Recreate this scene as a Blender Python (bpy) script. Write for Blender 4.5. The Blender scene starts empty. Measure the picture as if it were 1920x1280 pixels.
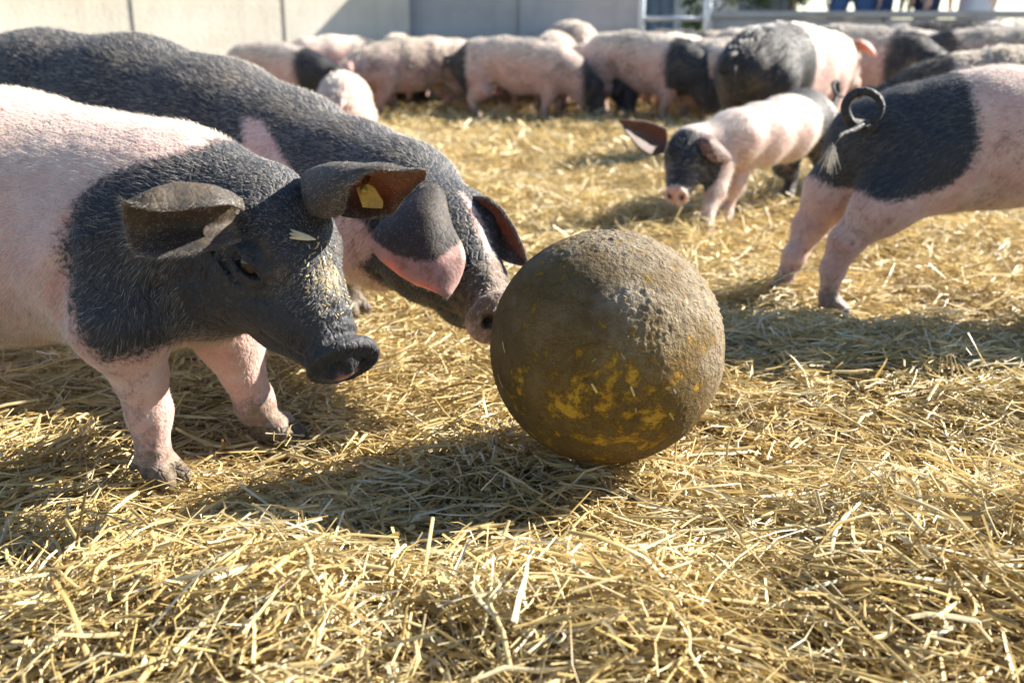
import bpy, math, random
import numpy as np
from mathutils import Vector, Matrix

random.seed(4); RNG = np.random.default_rng(7)
S = bpy.context.scene
COL = S.collection
R = math.radians

# ---------------------------------------------------------------- camera
CAM_H, FPX = 0.55, 1867.0
PITCH = math.atan2(580.0, FPX)
cam = bpy.data.cameras.new('camera'); cam_o = bpy.data.objects.new('camera', cam); COL.objects.link(cam_o)
cam_o.location = (0, 0, CAM_H); cam_o.rotation_euler = (math.pi/2 - PITCH, 0, 0)
cam.sensor_width = 36.0; cam.lens = 36.0*FPX/1920.0
cam.clip_start = 0.02; cam.clip_end = 2000
cam.dof.use_dof = True; cam.dof.focus_distance = 1.2; cam.dof.aperture_fstop = 4.8
S.camera = cam_o

# ---------------------------------------------------------------- sky, sun, exposure
SUN_EL = R(30); SUN_DIR = Vector((0.92, 0.40, 0)).normalized()      # towards the sun, horizontal
W = bpy.data.worlds.new('World'); S.world = W; W.use_nodes = True
nt = W.node_tree; nt.nodes.clear()
sky = nt.nodes.new('ShaderNodeTexSky'); sky.sky_type = 'NISHITA'; sky.sun_disc = False
sky.sun_elevation = SUN_EL; sky.sun_rotation = math.atan2(SUN_DIR.x, SUN_DIR.y)
sky.altitude = 900; sky.dust_density = 0.2; sky.air_density = 1.0; sky.ozone_density = 1.5
bg = nt.nodes.new('ShaderNodeBackground'); bg.inputs[1].default_value = 0.066
out = nt.nodes.new('ShaderNodeOutputWorld')
nt.links.new(sky.outputs[0], bg.inputs[0]); nt.links.new(bg.outputs[0], out.inputs[0])
sun = bpy.data.lights.new('sun', 'SUN'); sun.energy = 5.0; sun.angle = R(0.6); sun.color = (1.0, 0.93, 0.82)
sun_o = bpy.data.objects.new('sun', sun); COL.objects.link(sun_o)
sd = Vector((SUN_DIR.x*math.cos(SUN_EL), SUN_DIR.y*math.cos(SUN_EL), math.sin(SUN_EL)))
sun_o.rotation_euler = sd.to_track_quat('Z', 'Y').to_euler(); sun_o.location = (6, 2, 5)
vs = S.view_settings; vs.view_transform = 'Standard'; vs.look = 'None'; vs.gamma = 1.0; vs.exposure = 1.88
S.cycles.max_bounces = 8; S.cycles.use_denoising = True

# ---------------------------------------------------------------- helpers
CP, SP = math.cos(PITCH), math.sin(PITCH)
def ray(px, py):
    xc, yc = (px-960)/FPX, (640-py)/FPX
    return np.array([xc, CP+yc*SP, -SP+yc*CP])
def P(px, py, Y):                                                   # point of the place at forward distance Y
    d = ray(px, py); t = Y/d[1]
    return np.array([0, 0, CAM_H]) + d*t
def GX(px, Y):                                                      # sideways position of ground at distance Y
    dep = Y*CP + CAM_H*SP
    return (px-960)/FPX*dep
def nrm(v):
    v = np.asarray(v, float); return v/np.linalg.norm(v)

def _hash(ix, iy, iz):
    h = (ix.astype(np.int64)*374761393 + iy.astype(np.int64)*668265263 + iz.astype(np.int64)*2147483647 + 12345) & 0xffffffff
    h = ((h ^ (h >> 13))*1274126177) & 0xffffffff
    h = (h ^ (h >> 16)) & 0xffff
    return h.astype(np.float64)/65535.0
def noise(p, scale=1.0, seed=0.0):                                  # value noise -1..1
    q = np.asarray(p, float)*scale + seed*17.31
    i = np.floor(q); f = q-i; f = f*f*(3-2*f); i = i.astype(np.int64)
    r = 0
    for dx in (0, 1):
        for dy in (0, 1):
            for dz in (0, 1):
                w = (f[..., 0] if dx else 1-f[..., 0])*(f[..., 1] if dy else 1-f[..., 1])*(f[..., 2] if dz else 1-f[..., 2])
                r = r + w*_hash(i[..., 0]+dx, i[..., 1]+dy, i[..., 2]+dz)
    return r*2-1
def fbm(p, scale, octaves=3, seed=0.0):
    a, r, n = 1.0, 0, 0
    for o in range(octaves):
        r = r + a*noise(p, scale*2**o, seed+o*3.7); n += a; a *= .5
    return r/n

def mesh_np(name, V, F, smooth=True):
    me = bpy.data.meshes.new(name)
    V = np.asarray(V, np.float32); F = np.asarray(F, np.int32)
    k = F.shape[1]
    me.vertices.add(len(V)); me.vertices.foreach_set('co', V.ravel())
    me.loops.add(F.size); me.loops.foreach_set('vertex_index', F.ravel())
    me.polygons.add(len(F)); me.polygons.foreach_set('loop_start', np.arange(0, F.size, k, dtype=np.int32))
    me.polygons.foreach_set('loop_total', np.full(len(F), k, np.int32))
    me.polygons.foreach_set('use_smooth', np.full(len(F), smooth))
    me.update(calc_edges=True)
    return me
def fattr(me, name, vals):
    a = me.attributes.new(name, 'FLOAT', 'POINT'); a.data.foreach_set('value', np.asarray(vals, np.float32))
def link(name, me, mat=None, parent=None, loc=None):
    o = bpy.data.objects.new(name, me); COL.objects.link(o)
    if mat is not None and me is not None and not me.materials: me.materials.append(mat)
    if parent is not None: o.parent = parent
    if loc is not None: o.location = loc
    return o
def tag(o, label, cat, group=None):
    o['label'] = label; o['category'] = cat
    if group: o['group'] = group
    return o
def thing(name, label, cat, loc=(0, 0, 0), group=None):
    o = bpy.data.objects.new(name, None); COL.objects.link(o); o.location = loc; o.empty_display_size = .1
    return tag(o, label, cat, group)
def box_mesh(name, x0, x1, y0, y1, z0, z1, bev=0.0):
    import bmesh
    bm = bmesh.new(); bmesh.ops.create_cube(bm, size=1)
    for v in bm.verts:
        v.co = Vector(((x0+x1)/2+v.co.x*(x1-x0), (y0+y1)/2+v.co.y*(y1-y0), (z0+z1)/2+v.co.z*(z1-z0)))
    if bev: bmesh.ops.bevel(bm, geom=bm.edges[:], offset=bev, segments=2, affect='EDGES')
    me = bpy.data.meshes.new(name); bm.to_mesh(me); bm.free(); return me
def tube(path, radii, seg=10, cap=True):
    path = np.asarray(path, float); n = len(path); radii = np.broadcast_to(np.asarray(radii, float), (n,))
    T = np.gradient(path, axis=0); T /= np.linalg.norm(T, axis=1)[:, None]
    up = np.array([0, 0, 1.0]) if abs(T[0, 2]) < .9 else np.array([1.0, 0, 0])
    N = up-T[0]*np.dot(up, T[0]); N /= np.linalg.norm(N); V = []
    for i in range(n):
        N = N-T[i]*np.dot(N, T[i]); N /= np.linalg.norm(N); B = np.cross(T[i], N)
        for k in range(seg):
            a = 2*math.pi*k/seg
            V.append(path[i]+radii[i]*(math.cos(a)*N+math.sin(a)*B))
    F = []
    for i in range(n-1):
        for k in range(seg):
            F.append((i*seg+k, i*seg+(k+1) % seg, (i+1)*seg+(k+1) % seg, (i+1)*seg+k))
    if cap:
        V.append(path[0]); V.append(path[-1]); a, b = len(V)-2, len(V)-1
        for k in range(seg):
            F.append((a, (k+1) % seg, k, a)); F.append((b, (n-1)*seg+k, (n-1)*seg+(k+1) % seg, b))
    return np.array(V), F
def poly_mesh(name, V, F, smooth=True):
    me = bpy.data.meshes.new(name)
    F = [tuple(dict.fromkeys(f)) for f in F]
    me.from_pydata([tuple(v) for v in V], [], F)
    for p in me.polygons: p.use_smooth = smooth
    return me
def crom(pts, n):                                                   # Catmull-Rom through points
    pts = np.asarray(pts, float); p = np.vstack([2*pts[:1]-pts[1:2], pts, 2*pts[-1:]-pts[-2:-1]])
    u = np.linspace(0, len(pts)-1, n); i = np.minimum(u.astype(int), len(pts)-2); t = (u-i)[:, None]
    if pts.ndim == 3: t = t[:, :, None]
    a, b, c, d = p[i], p[i+1], p[i+2], p[i+3]
    return .5*((2*b)+(-a+c)*t+(2*a-5*b+4*c-d)*t*t+(-a+3*b-3*c+d)*t**3)

# ---------------------------------------------------------------- materials
def mat(name):
    m = bpy.data.materials.new(name); m.use_nodes = True
    return m, m.node_tree.nodes, m.node_tree.links, m.node_tree.nodes['Principled BSDF']
def N(ns, t, **kw):
    n = ns.new(t)
    for k, v in kw.items():
        if k in ('operation', 'blend_type', 'data_type', 'attribute_name', 'noise_dimensions', 'feature', 'interpolation_type'): setattr(n, k, v)
        else: n.inputs[k].default_value = v
    return n
def ramp(ns, stops):
    n = ns.new('ShaderNodeValToRGB'); e = n.color_ramp.elements
    e[0].position, e[0].color = stops[0][0], (*stops[0][1], 1); e[1].position, e[1].color = stops[-1][0], (*stops[-1][1], 1)
    for p, c in stops[1:-1]:
        x = e.new(p); x.color = (*c, 1)
    return n
def mix(ns, ls, fac, a, b):
    m = ns.new('ShaderNodeMix'); m.data_type = 'RGBA'
    for sock, v in ((m.inputs['Factor'], fac), (m.inputs[6], a), (m.inputs[7], b)):
        if hasattr(v, 'is_output'): ls.new(v, sock)
        else: sock.default_value = v if not isinstance(v, tuple) else (*v, 1)
    return m.outputs[2]
def math_n(ns, ls, op, a, b=None, c=None, clamp=False):
    m = ns.new('ShaderNodeMath'); m.operation = op; m.use_clamp = clamp
    for i, v in enumerate((a, b, c)):
        if v is None: continue
        if hasattr(v, 'is_output'): ls.new(v, m.inputs[i])
        else: m.inputs[i].default_value = v
    return m.outputs[0]

def hide_material(name, ear=False):
    m, ns, ls, b = mat(name)
    tc = ns.new('ShaderNodeTexCoord').outputs['Object']
    def tex(scale, detail=3, rough=.6, stretch=None):
        n = N(ns, 'ShaderNodeTexNoise', Scale=scale, Detail=detail, Roughness=rough)
        if stretch:
            mp = ns.new('ShaderNodeMapping'); mp.inputs['Scale'].default_value = stretch; ls.new(tc, mp.inputs[0]); ls.new(mp.outputs[0], n.inputs[0])
        else: ls.new(tc, n.inputs[0])
        return n.outputs[0]
    def attr(nm):
        a = ns.new('ShaderNodeAttribute'); a.attribute_name = nm; return a.outputs['Fac']
    edge = math_n(ns, ls, 'ADD', math_n(ns, ls, 'MULTIPLY', math_n(ns, ls, 'SUBTRACT', tex(130, 4, .75), .5), .040), attr('coat'))
    dark = N(ns, 'ShaderNodeMapRange', **{'From Min': -.007, 'From Max': .007}); dark.interpolation_type = 'SMOOTHSTEP'
    ls.new(edge, dark.inputs[0]); dark = dark.outputs[0]
    pink = ramp(ns, [(.3, (.45, .25, .22)), (.5, (.54, .335, .29)), (.72, (.60, .43, .365))]); ls.new(tex(16, 5), pink.inputs[0])
    mott = ramp(ns, [(.45, (1, 1, 1)), (.75, (.86, .70, .66))]); ls.new(tex(70, 3), mott.inputs[0])
    mm = ns.new('ShaderNodeMix'); mm.data_type = 'RGBA'; mm.blend_type = 'MULTIPLY'; mm.inputs[0].default_value = .7
    ls.new(pink.outputs[0], mm.inputs[6]); ls.new(mott.outputs[0], mm.inputs[7])
    blk0 = ramp(ns, [(.3, (.030, .027, .026)), (.55, (.055, .047, .041)), (.8, (.11, .09, .07))] if ear else [(.3, (.011, .012, .017)), (.55, (.019, .020, .025)), (.8, (.050, .045, .040))]); ls.new(tex(22, 6, .7), blk0.inputs[0])
    scf = N(ns, 'ShaderNodeMapRange', **{'From Min': .54, 'From Max': .74}); ls.new(tex(330, 3, .7), scf.inputs[0])
    class _B: outputs = [mix(ns, ls, math_n(ns, ls, 'MULTIPLY', scf.outputs[0], .30), blk0.outputs[0], (.10, .09, .08))]
    blk = _B
    lit_top = mix(ns, ls, math_n(ns, ls, 'MULTIPLY', attr('cream'), math_n(ns, ls, 'ADD', tex(35, 4), .35), clamp=True), mm.outputs[2], (.66, .57, .47))  # pale back hair and sunlit tops, both painted into the hide colour
    colr = mix(ns, ls, dark, lit_top, blk.outputs[0])
    # dried mud: specks everywhere, caked where the dirt attribute says so
    sp = math_n(ns, ls, 'ADD', math_n(ns, ls, 'ADD', math_n(ns, ls, 'MULTIPLY', tex(70, 6, .75), .6), math_n(ns, ls, 'MULTIPLY', tex(11, 4, .6), .42)), math_n(ns, ls, 'MULTIPLY', attr('dirt'), .40))
    dm = N(ns, 'ShaderNodeMapRange', **{'From Min': .565, 'From Max': .70}); ls.new(sp, dm.inputs[0])
    mud = ramp(ns, [(.35, (.07, .05, .035)), (.7, (.20, .15, .09))]); ls.new(tex(120, 3), mud.inputs[0])
    colr = mix(ns, ls, math_n(ns, ls, 'MULTIPLY', dm.outputs[0], .80), colr, mud.outputs[0])
    # dusty straw meal caked on the nose
    ds = math_n(ns, ls, 'MULTIPLY', attr('dust'), tex(150, 4, .85))
    dd = N(ns, 'ShaderNodeMapRange', **{'From Min': .40, 'From Max': .62}); ls.new(ds, dd.inputs[0])
    colr = mix(ns, ls, math_n(ns, ls, 'MULTIPLY', dd.outputs[0], .8), colr, (.42, .34, .19))
    flesh = attr('flesh')
    colr = mix(ns, ls, flesh, colr, (.62, .28, .22))
    ls.new(colr, b.inputs['Base Color'])
    b.inputs['Roughness'].default_value = .60; b.inputs['Specular IOR Level'].default_value = .34
    ls.new(math_n(ns, ls, 'MULTIPLY_ADD', dark, -.22, .28), b.inputs['Sheen Weight']); b.inputs['Sheen Roughness'].default_value = .45
    b.inputs['Subsurface Radius'].default_value = (.012, .005, .003); b.inputs['Subsurface Scale'].default_value = 1.0
    ls.new(math_n(ns, ls, 'MULTIPLY', math_n(ns, ls, 'SUBTRACT', 1.0, dark), .18), b.inputs['Subsurface Weight'])
    h = math_n(ns, ls, 'ADD', math_n(ns, ls, 'MULTIPLY', tex(240, 2, .6), .45), math_n(ns, ls, 'MULTIPLY', tex(60, 4, .6), .9))
    h = math_n(ns, ls, 'ADD', h, math_n(ns, ls, 'MULTIPLY', dm.outputs[0], .6))
    vo = N(ns, 'ShaderNodeTexVoronoi', Scale=85.0); vo.feature = 'DISTANCE_TO_EDGE'; mpv = ns.new('ShaderNodeMapping'); mpv.inputs['Scale'].default_value = (1.0, 1.0, .55); ls.new(tc, mpv.inputs[0]); ls.new(mpv.outputs[0], vo.inputs[0])
    h = math_n(ns, ls, 'ADD', h, math_n(ns, ls, 'MULTIPLY', math_n(ns, ls, 'MINIMUM', math_n(ns, ls, 'MULTIPLY', vo.outputs['Distance'], 6.0), 1.0), math_n(ns, ls, 'MULTIPLY_ADD', dark, .35, .15)))
    bp = N(ns, 'ShaderNodeBump', Strength=.25 if ear else .6, Distance=.004); ls.new(h, bp.inputs['Height']); ls.new(bp.outputs[0], b.inputs['Normal'])
    if ear:
        t = ns.new('ShaderNodeBsdfTranslucent'); ls.new(mix(ns, ls, dark, (.75, .30, .20), (.30, .13, .06)), t.inputs[0])
        mx = ns.new('ShaderNodeMixShader'); mx.inputs[0].default_value = .32
        ls.new(b.outputs[0], mx.inputs[1]); ls.new(t.outputs[0], mx.inputs[2]); ls.new(mx.outputs[0], ns['Material Output'].inputs[0])
    return m
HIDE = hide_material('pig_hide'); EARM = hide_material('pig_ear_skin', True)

def hair_material():
    m, ns, ls, b = mat('pig_bristle')
    a = ns.new('ShaderNodeAttribute'); a.attribute_name = 'tone'
    r = ramp(ns, [(0, (.020, .021, .026)), (.35, (.15, .15, .15)), (.7, (.62, .56, .46)), (1, (.85, .80, .70))]); ls.new(a.outputs['Fac'], r.inputs[0])
    ls.new(r.outputs[0], b.inputs['Base Color']); b.inputs['Roughness'].default_value = .5; b.inputs['Specular IOR Level'].default_value = .4
    t = ns.new('ShaderNodeBsdfTranslucent'); ls.new(r.outputs[0], t.inputs[0])
    mx = ns.new('ShaderNodeMixShader'); mx.inputs[0].default_value = .3
    ls.new(b.outputs[0], mx.inputs[1]); ls.new(t.outputs[0], mx.inputs[2]); ls.new(mx.outputs[0], ns['Material Output'].inputs[0])
    return m
HAIR = hair_material()

def simple(name, c, rough=.6, spec=.5, metal=0, var=None, scale=20, bump=0.0, bscale=60):
    m, ns, ls, b = mat(name)
    b.inputs['Base Color'].default_value = (*c, 1); b.inputs['Roughness'].default_value = rough
    b.inputs['Specular IOR Level'].default_value = spec; b.inputs['Metallic'].default_value = metal
    tc = ns.new('ShaderNodeTexCoord').outputs['Object']
    if var:
        n = N(ns, 'ShaderNodeTexNoise', Scale=scale, Detail=6, Roughness=.65); ls.new(tc, n.inputs[0])
        r = ramp(ns, [(.3, c), (.7, var)]); ls.new(n.outputs[0], r.inputs[0]); ls.new(r.outputs[0], b.inputs['Base Color'])
    if bump:
        n = N(ns, 'ShaderNodeTexNoise', Scale=bscale, Detail=4); ls.new(tc, n.inputs[0])
        bp = N(ns, 'ShaderNodeBump', Strength=bump, Distance=.01); ls.new(n.outputs[0], bp.inputs['Height']); ls.new(bp.outputs[0], b.inputs['Normal'])
    return m
EYE = simple('eye_wet', (.010, .007, .006), .16, .4)
TAGM = simple('ear_tag_plastic', (.50, .36, .07), .45, var=(.24, .18, .08), scale=60, bump=.5, bscale=150)
NOSTR = simple('nostril_dark', (.05, .02, .018), .4)

def straw_material():
    m, ns, ls, b = mat('straw')
    a = ns.new('ShaderNodeAttribute'); a.attribute_name = 'tone'
    r = ramp(ns, [(0, (.15, .095, .04)), (.25, (.40, .275, .095)), (.55, (.63, .48, .20)), (.82, (.69, .565, .30)), (1, (.77, .70, .50))])
    ls.new(a.outputs['Fac'], r.inputs[0])
    tc = ns.new('ShaderNodeTexCoord').outputs['Object']
    n = N(ns, 'ShaderNodeTexNoise', Scale=90, Detail=2); ls.new(tc, n.inputs[0])
    v = ramp(ns, [(.35, (.72, .68, .62)), (.6, (1, 1, 1))]); ls.new(n.outputs[0], v.inputs[0])
    mm = ns.new('ShaderNodeMix'); mm.data_type = 'RGBA'; mm.blend_type = 'MULTIPLY'; mm.inputs[0].default_value = .7
    ls.new(r.outputs[0], mm.inputs[6]); ls.new(v.outputs[0], mm.inputs[7])
    ls.new(mm.outputs[2], b.inputs['Base Color']); b.inputs['Roughness'].default_value = .48; b.inputs['Specular IOR Level'].default_value = .45
    t = ns.new('ShaderNodeBsdfTranslucent'); ls.new(mm.outputs[2], t.inputs[0])
    mx = ns.new('ShaderNodeMixShader'); mx.inputs[0].default_value = .22
    ls.new(b.outputs[0], mx.inputs[1]); ls.new(t.outputs[0], mx.inputs[2]); ls.new(mx.outputs[0], ns['Material Output'].inputs[0])
    return m
STRAW = straw_material()

def ground_material():
    m, ns, ls, b = mat('trodden_straw_and_earth')
    tc = ns.new('ShaderNodeTexCoord').outputs['Object']
    n = N(ns, 'ShaderNodeTexNoise', Scale=7, Detail=8, Roughness=.75); ls.new(tc, n.inputs[0])
    r = ramp(ns, [(.3, (.09, .06, .03)), (.5, (.20, .14, .06)), (.7, (.38, .27, .11))]); ls.new(n.outputs[0], r.inputs[0])
    ls.new(r.outputs[0], b.inputs['Base Color']); b.inputs['Roughness'].default_value = .9
    n2 = N(ns, 'ShaderNodeTexNoise', Scale=60, Detail=5); ls.new(tc, n2.inputs[0])
    bp = N(ns, 'ShaderNodeBump', Strength=.8, Distance=.02); ls.new(n2.outputs[0], bp.inputs['Height']); ls.new(bp.outputs[0], b.inputs['Normal'])
    return m

def concrete_material(name, c0, c1, c2):
    m, ns, ls, b = mat(name)
    tc = ns.new('ShaderNodeTexCoord').outputs['Object']
    n = N(ns, 'ShaderNodeTexNoise', Scale=2.2, Detail=9, Roughness=.7); ls.new(tc, n.inputs[0])
    r = ramp(ns, [(.28, c0), (.5, c1), (.72, c2)]); ls.new(n.outputs[0], r.inputs[0])
    mp = ns.new('ShaderNodeMapping'); mp.inputs['Scale'].default_value = (3, 3, .5); ls.new(tc, mp.inputs[0])
    s = N(ns, 'ShaderNodeTexNoise', Scale=1.6, Detail=5, Roughness=.6); ls.new(mp.outputs[0], s.inputs[0])
    sr = ramp(ns, [(.36, (.50, .43, .34)), (.52, (1, 1, 1))]); ls.new(s.outputs[0], sr.inputs[0])
    mm = ns.new('ShaderNodeMix'); mm.data_type = 'RGBA'; mm.blend_type = 'MULTIPLY'; mm.inputs[0].default_value = .22
    ls.new(r.outputs[0], mm.inputs[6]); ls.new(sr.outputs[0], mm.inputs[7]); ls.new(mm.outputs[2], b.inputs['Base Color'])
    b.inputs['Roughness'].default_value = .85
    n2 = N(ns, 'ShaderNodeTexNoise', Scale=40, Detail=5); ls.new(tc, n2.inputs[0])
    bp = N(ns, 'ShaderNodeBump', Strength=.35, Distance=.01); ls.new(n2.outputs[0], bp.inputs['Height']); ls.new(bp.outputs[0], b.inputs['Normal'])
    return m

def ball_material():
    m, ns, ls, b = mat('muddy_yellow_rubber')
    tc = ns.new('ShaderNodeTexCoord').outputs['Object']
    def tex(scale, d=5, r=.6):
        n = N(ns, 'ShaderNodeTexNoise', Scale=scale, Detail=d, Roughness=r); ls.new(tc, n.inputs[0]); return n.outputs[0]
    a = ns.new('ShaderNodeAttribute'); a.attribute_name = 'bare'
    cr = ns.new('ShaderNodeAttribute'); cr.attribute_name = 'crust_sunlit'
    yel = ramp(ns, [(.35, (.30, .15, .012)), (.65, (.52, .30, .025))]); ls.new(tex(25), yel.inputs[0])
    mud = ramp(ns, [(.3, (.055, .037, .019)), (.5, (.115, .080, .040)), (.72, (.20, .148, .080))]); ls.new(tex(14, 8, .72), mud.inputs[0])
    dust = ramp(ns, [(.45, (1, 1, 1)), (.7, (.55, .5, .45))]); ls.new(tex(110, 3), dust.inputs[0])
    mm = ns.new('ShaderNodeMix'); mm.data_type = 'RGBA'; mm.blend_type = 'MULTIPLY'; mm.inputs[0].default_value = .6
    pale = ramp(ns, [(.35, (.17, .135, .09)), (.65, (.30, .25, .18))]); ls.new(tex(30, 5, .7), pale.inputs[0])
    md = mix(ns, ls, math_n(ns, ls, 'MULTIPLY', cr.outputs['Fac'], .9), mud.outputs[0], pale.outputs[0])  # sunlit side painted in as paler dried mud
    md = mix(ns, ls, math_n(ns, ls, 'MULTIPLY', math_n(ns, ls, 'MULTIPLY', math_n(ns, ls, 'ADD', a.outputs['Fac'], .25, clamp=True), tex(9, 5, .65)), 1.1, clamp=True), md, (.19, .115, .022))
    ls.new(md, mm.inputs[6]); ls.new(dust.outputs[0], mm.inputs[7])
    s = math_n(ns, ls, 'ADD', math_n(ns, ls, 'MULTIPLY', tex(24, 7, .72), 1.0), math_n(ns, ls, 'MULTIPLY', a.outputs['Fac'], .17))
    s = math_n(ns, ls, 'ADD', s, math_n(ns, ls, 'MULTIPLY', math_n(ns, ls, 'SUBTRACT', tex(48, 6, .78), .5), 1.0))
    f = N(ns, 'ShaderNodeMapRange', **{'From Min': .63, 'From Max': .82}); ls.new(s, f.inputs[0])
    ls.new(mix(ns, ls, math_n(ns, ls, 'MULTIPLY', f.outputs[0], .82), mm.outputs[2], yel.outputs[0]), b.inputs['Base Color'])
    b.inputs['Roughness'].default_value = .82; b.inputs['Specular IOR Level'].default_value = .2
    h = math_n(ns, ls, 'ADD', math_n(ns, ls, 'MULTIPLY', tex(65, 5, .7), 1.0), math_n(ns, ls, 'MULTIPLY', tex(210, 3, .7), .5))
    h = math_n(ns, ls, 'SUBTRACT', h, math_n(ns, ls, 'MULTIPLY', f.outputs[0], .35))
    bp = N(ns, 'ShaderNodeBump', Strength=1.0, Distance=.008); ls.new(h, bp.inputs['Height']); ls.new(bp.outputs[0], b.inputs['Normal'])
    return m

# ---------------------------------------------------------------- signed-distance body builder
class Field:
    def __init__(self, lo, hi, h):
        self.h = h; self.lo = np.asarray(lo, float); n = np.ceil((np.asarray(hi)-self.lo)/h).astype(int)+1
        self.ax = [self.lo[i]+h*np.arange(n[i]) for i in range(3)]
        self.d = np.full(n, 1.0, np.float32); self.ops = []
    def _sub(self, lo, hi):
        sl = []
        for i in range(3):
            a = max(0, int((lo[i]-self.lo[i])/self.h)); b = min(self.d.shape[i], int((hi[i]-self.lo[i])/self.h)+2)
            if b <= a: return None, None
            sl.append(slice(a, b))
        g = np.stack(np.meshgrid(self.ax[0][sl[0]], self.ax[1][sl[1]], self.ax[2][sl[2]], indexing='ij'), -1)
        return tuple(sl), g
    def _apply(self, fn, lo, hi, k, sub, grp):
        m = k+4*self.h
        sl, g = self._sub(np.asarray(lo)-m, np.asarray(hi)+m)
        if sl is None: return
        v = fn(g).astype(np.float32); d = self.d[sl]
        if sub: v = -v; hh = np.clip(.5-.5*(d-v)/max(k, 1e-6), 0, 1); self.d[sl] = d+(v-d)*hh+k*hh*(1-hh)
        else: hh = np.clip(.5+.5*(v-d)/max(k, 1e-6), 0, 1); self.d[sl] = v+(d-v)*hh-k*hh*(1-hh)
        if grp: self.ops.append((grp, fn))
    def cone(self, a, b, ra, rb, k=.03, side=None, w=1.0, sub=False, grp=None):
        a = np.asarray(a, float); b = np.asarray(b, float); ba = b-a; L2 = max(np.dot(ba, ba), 1e-9)
        def fn(p):
            q = p-a
            if side is not None: q = q+side*((q@side)*(1/w-1))[..., None]
            t = np.clip((q@ba)/L2, 0, 1)
            return (np.linalg.norm(q-t[..., None]*ba, axis=-1)-(ra+(rb-ra)*t))*min(1, w)
        r = max(ra, rb)*max(1, w)
        self._apply(fn, np.minimum(a, b)-r, np.maximum(a, b)+r, k, sub, grp)
    def chain(self, pts, rad, **kw):
        for i in range(len(pts)-1): self.cone(pts[i], pts[i+1], rad[i], rad[i+1], **kw)
    def ell(self, c, axes, rad, k=.02, sub=False, grp=None):
        c = np.asarray(c, float); A = np.asarray(axes, float); r = np.asarray(rad, float)
        def fn(p):
            q = (p-c)@A.T; k0 = np.linalg.norm(q/r, axis=-1); k1 = np.linalg.norm(q/(r*r), axis=-1)
            return np.where(k1 > 1e-6, k0*(k0-1)/np.maximum(k1, 1e-6), -r.min())
        m = r.max(); self._apply(fn, c-m, c+m, k, sub, grp)
    def disc(self, c, axis, s, u, rs, ru, hh, rnd, k=.01, sub=False, grp=None):
        c = np.asarray(c, float)
        def fn(p):
            q = p-c; f = q@axis
            rad = np.sqrt(((q@s)/rs)**2+((q@u)/ru)**2)*min(rs, ru)-min(rs, ru)+rnd
            z = np.abs(f)-hh+rnd
            return np.minimum(np.maximum(rad, z), 0)+np.sqrt(np.maximum(rad, 0)**2+np.maximum(z, 0)**2)-rnd
        m = max(rs, ru, hh); self._apply(fn, c-m, c+m, k, sub, grp)
    def rough(self, amp, scale, seed=0):
        m = np.abs(self.d) < self.h*4
        idx = np.argwhere(m); p = self.lo+idx*self.h
        self.d[m] += (amp*fbm(p, scale, 2, seed)).astype(np.float32)
    def at(self, p):
        i = np.clip(np.round((np.asarray(p)-self.lo)/self.h).astype(int), 0, np.array(self.d.shape)-1); return self.d[i[..., 0], i[..., 1], i[..., 2]]
    def surf(self, p, d, far=.2):                                   # last inside point walking out from p along d
        t = np.linspace(0, far, 400); v = self.at(np.asarray(p)+t[:, None]*np.asarray(d)); k = np.argmax(v > 0); return t[k]
    def hit(self, px, py, lo=.8, hi=3.5):                           # where the surface lies on a line of sight
        t = np.linspace(lo, hi, 2600); p = np.array([0, 0, CAM_H])+t[:, None]*ray(px, py)
        inb = np.all((p > self.lo+self.h) & (p < self.lo+self.h*(np.array(self.d.shape)-2)), axis=1)
        v = np.where(inb, self.at(p), 1.0); k = np.argmax(v < 0); return p[k]
    def groupdist(self, p, grp):
        r = np.full(len(p), 1.0)
        for g, fn in self.ops:
            if g == grp: r = np.minimum(r, fn(p))
        return r
    def mesh(self):
        d = self.d; n = d.shape; ins = d < 0
        c = [ins[i:n[0]-1+i, j:n[1]-1+j, k:n[2]-1+k] for i in (0, 1) for j in (0, 1) for k in (0, 1)]
        anyi = c[0].copy(); alli = c[0].copy()
        for x in c[1:]: anyi |= x; alli &= x
        act = anyi & ~alli
        idx = np.argwhere(act); vid = np.full(act.shape, -1, np.int32); vid[act] = np.arange(len(idx))
        corners = np.array([(i, j, k) for i in (0, 1) for j in (0, 1) for k in (0, 1)])
        D = np.stack([d[idx[:, 0]+o[0], idx[:, 1]+o[1], idx[:, 2]+o[2]] for o in corners], 1)
        acc = np.zeros((len(idx), 3)); cnt = np.zeros(len(idx))
        for a in range(8):
            for b in range(a+1, 8):
                if np.abs(corners[a]-corners[b]).sum() != 1: continue
                da, db = D[:, a], D[:, b]; cr = (da < 0) != (db < 0)
                t = np.where(cr, da/np.where(cr, da-db, 1), 0)
                acc += np.where(cr[:, None], corners[a]+t[:, None]*(corners[b]-corners[a]), 0); cnt += cr
        V = self.lo+self.h*(idx+acc/cnt[:, None])
        Fs = []
        for ax in range(3):
            b, cc = (ax+1) % 3, (ax+2) % 3
            s0 = [slice(None)]*3; s1 = [slice(None)]*3; s0[ax] = slice(0, n[ax]-1); s1[ax] = slice(1, n[ax])
            x = ins[tuple(s0)] != ins[tuple(s1)]
            e = np.argwhere(x); e = e[(e[:, b] > 0) & (e[:, cc] > 0) & (e[:, b] < n[b]-1) & (e[:, cc] < n[cc]-1)]
            def cell(ob, oc):
                q = e.copy(); q[:, b] += ob; q[:, cc] += oc; return vid[q[:, 0], q[:, 1], q[:, 2]]
            q = np.stack([cell(-1, -1), cell(0, -1), cell(0, 0), cell(-1, 0)], 1)
            fl = ~ins[e[:, 0], e[:, 1], e[:, 2]]; q[fl] = q[fl][:, ::-1]
            Fs.append(q)
        return V, np.vstack(Fs)

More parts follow.
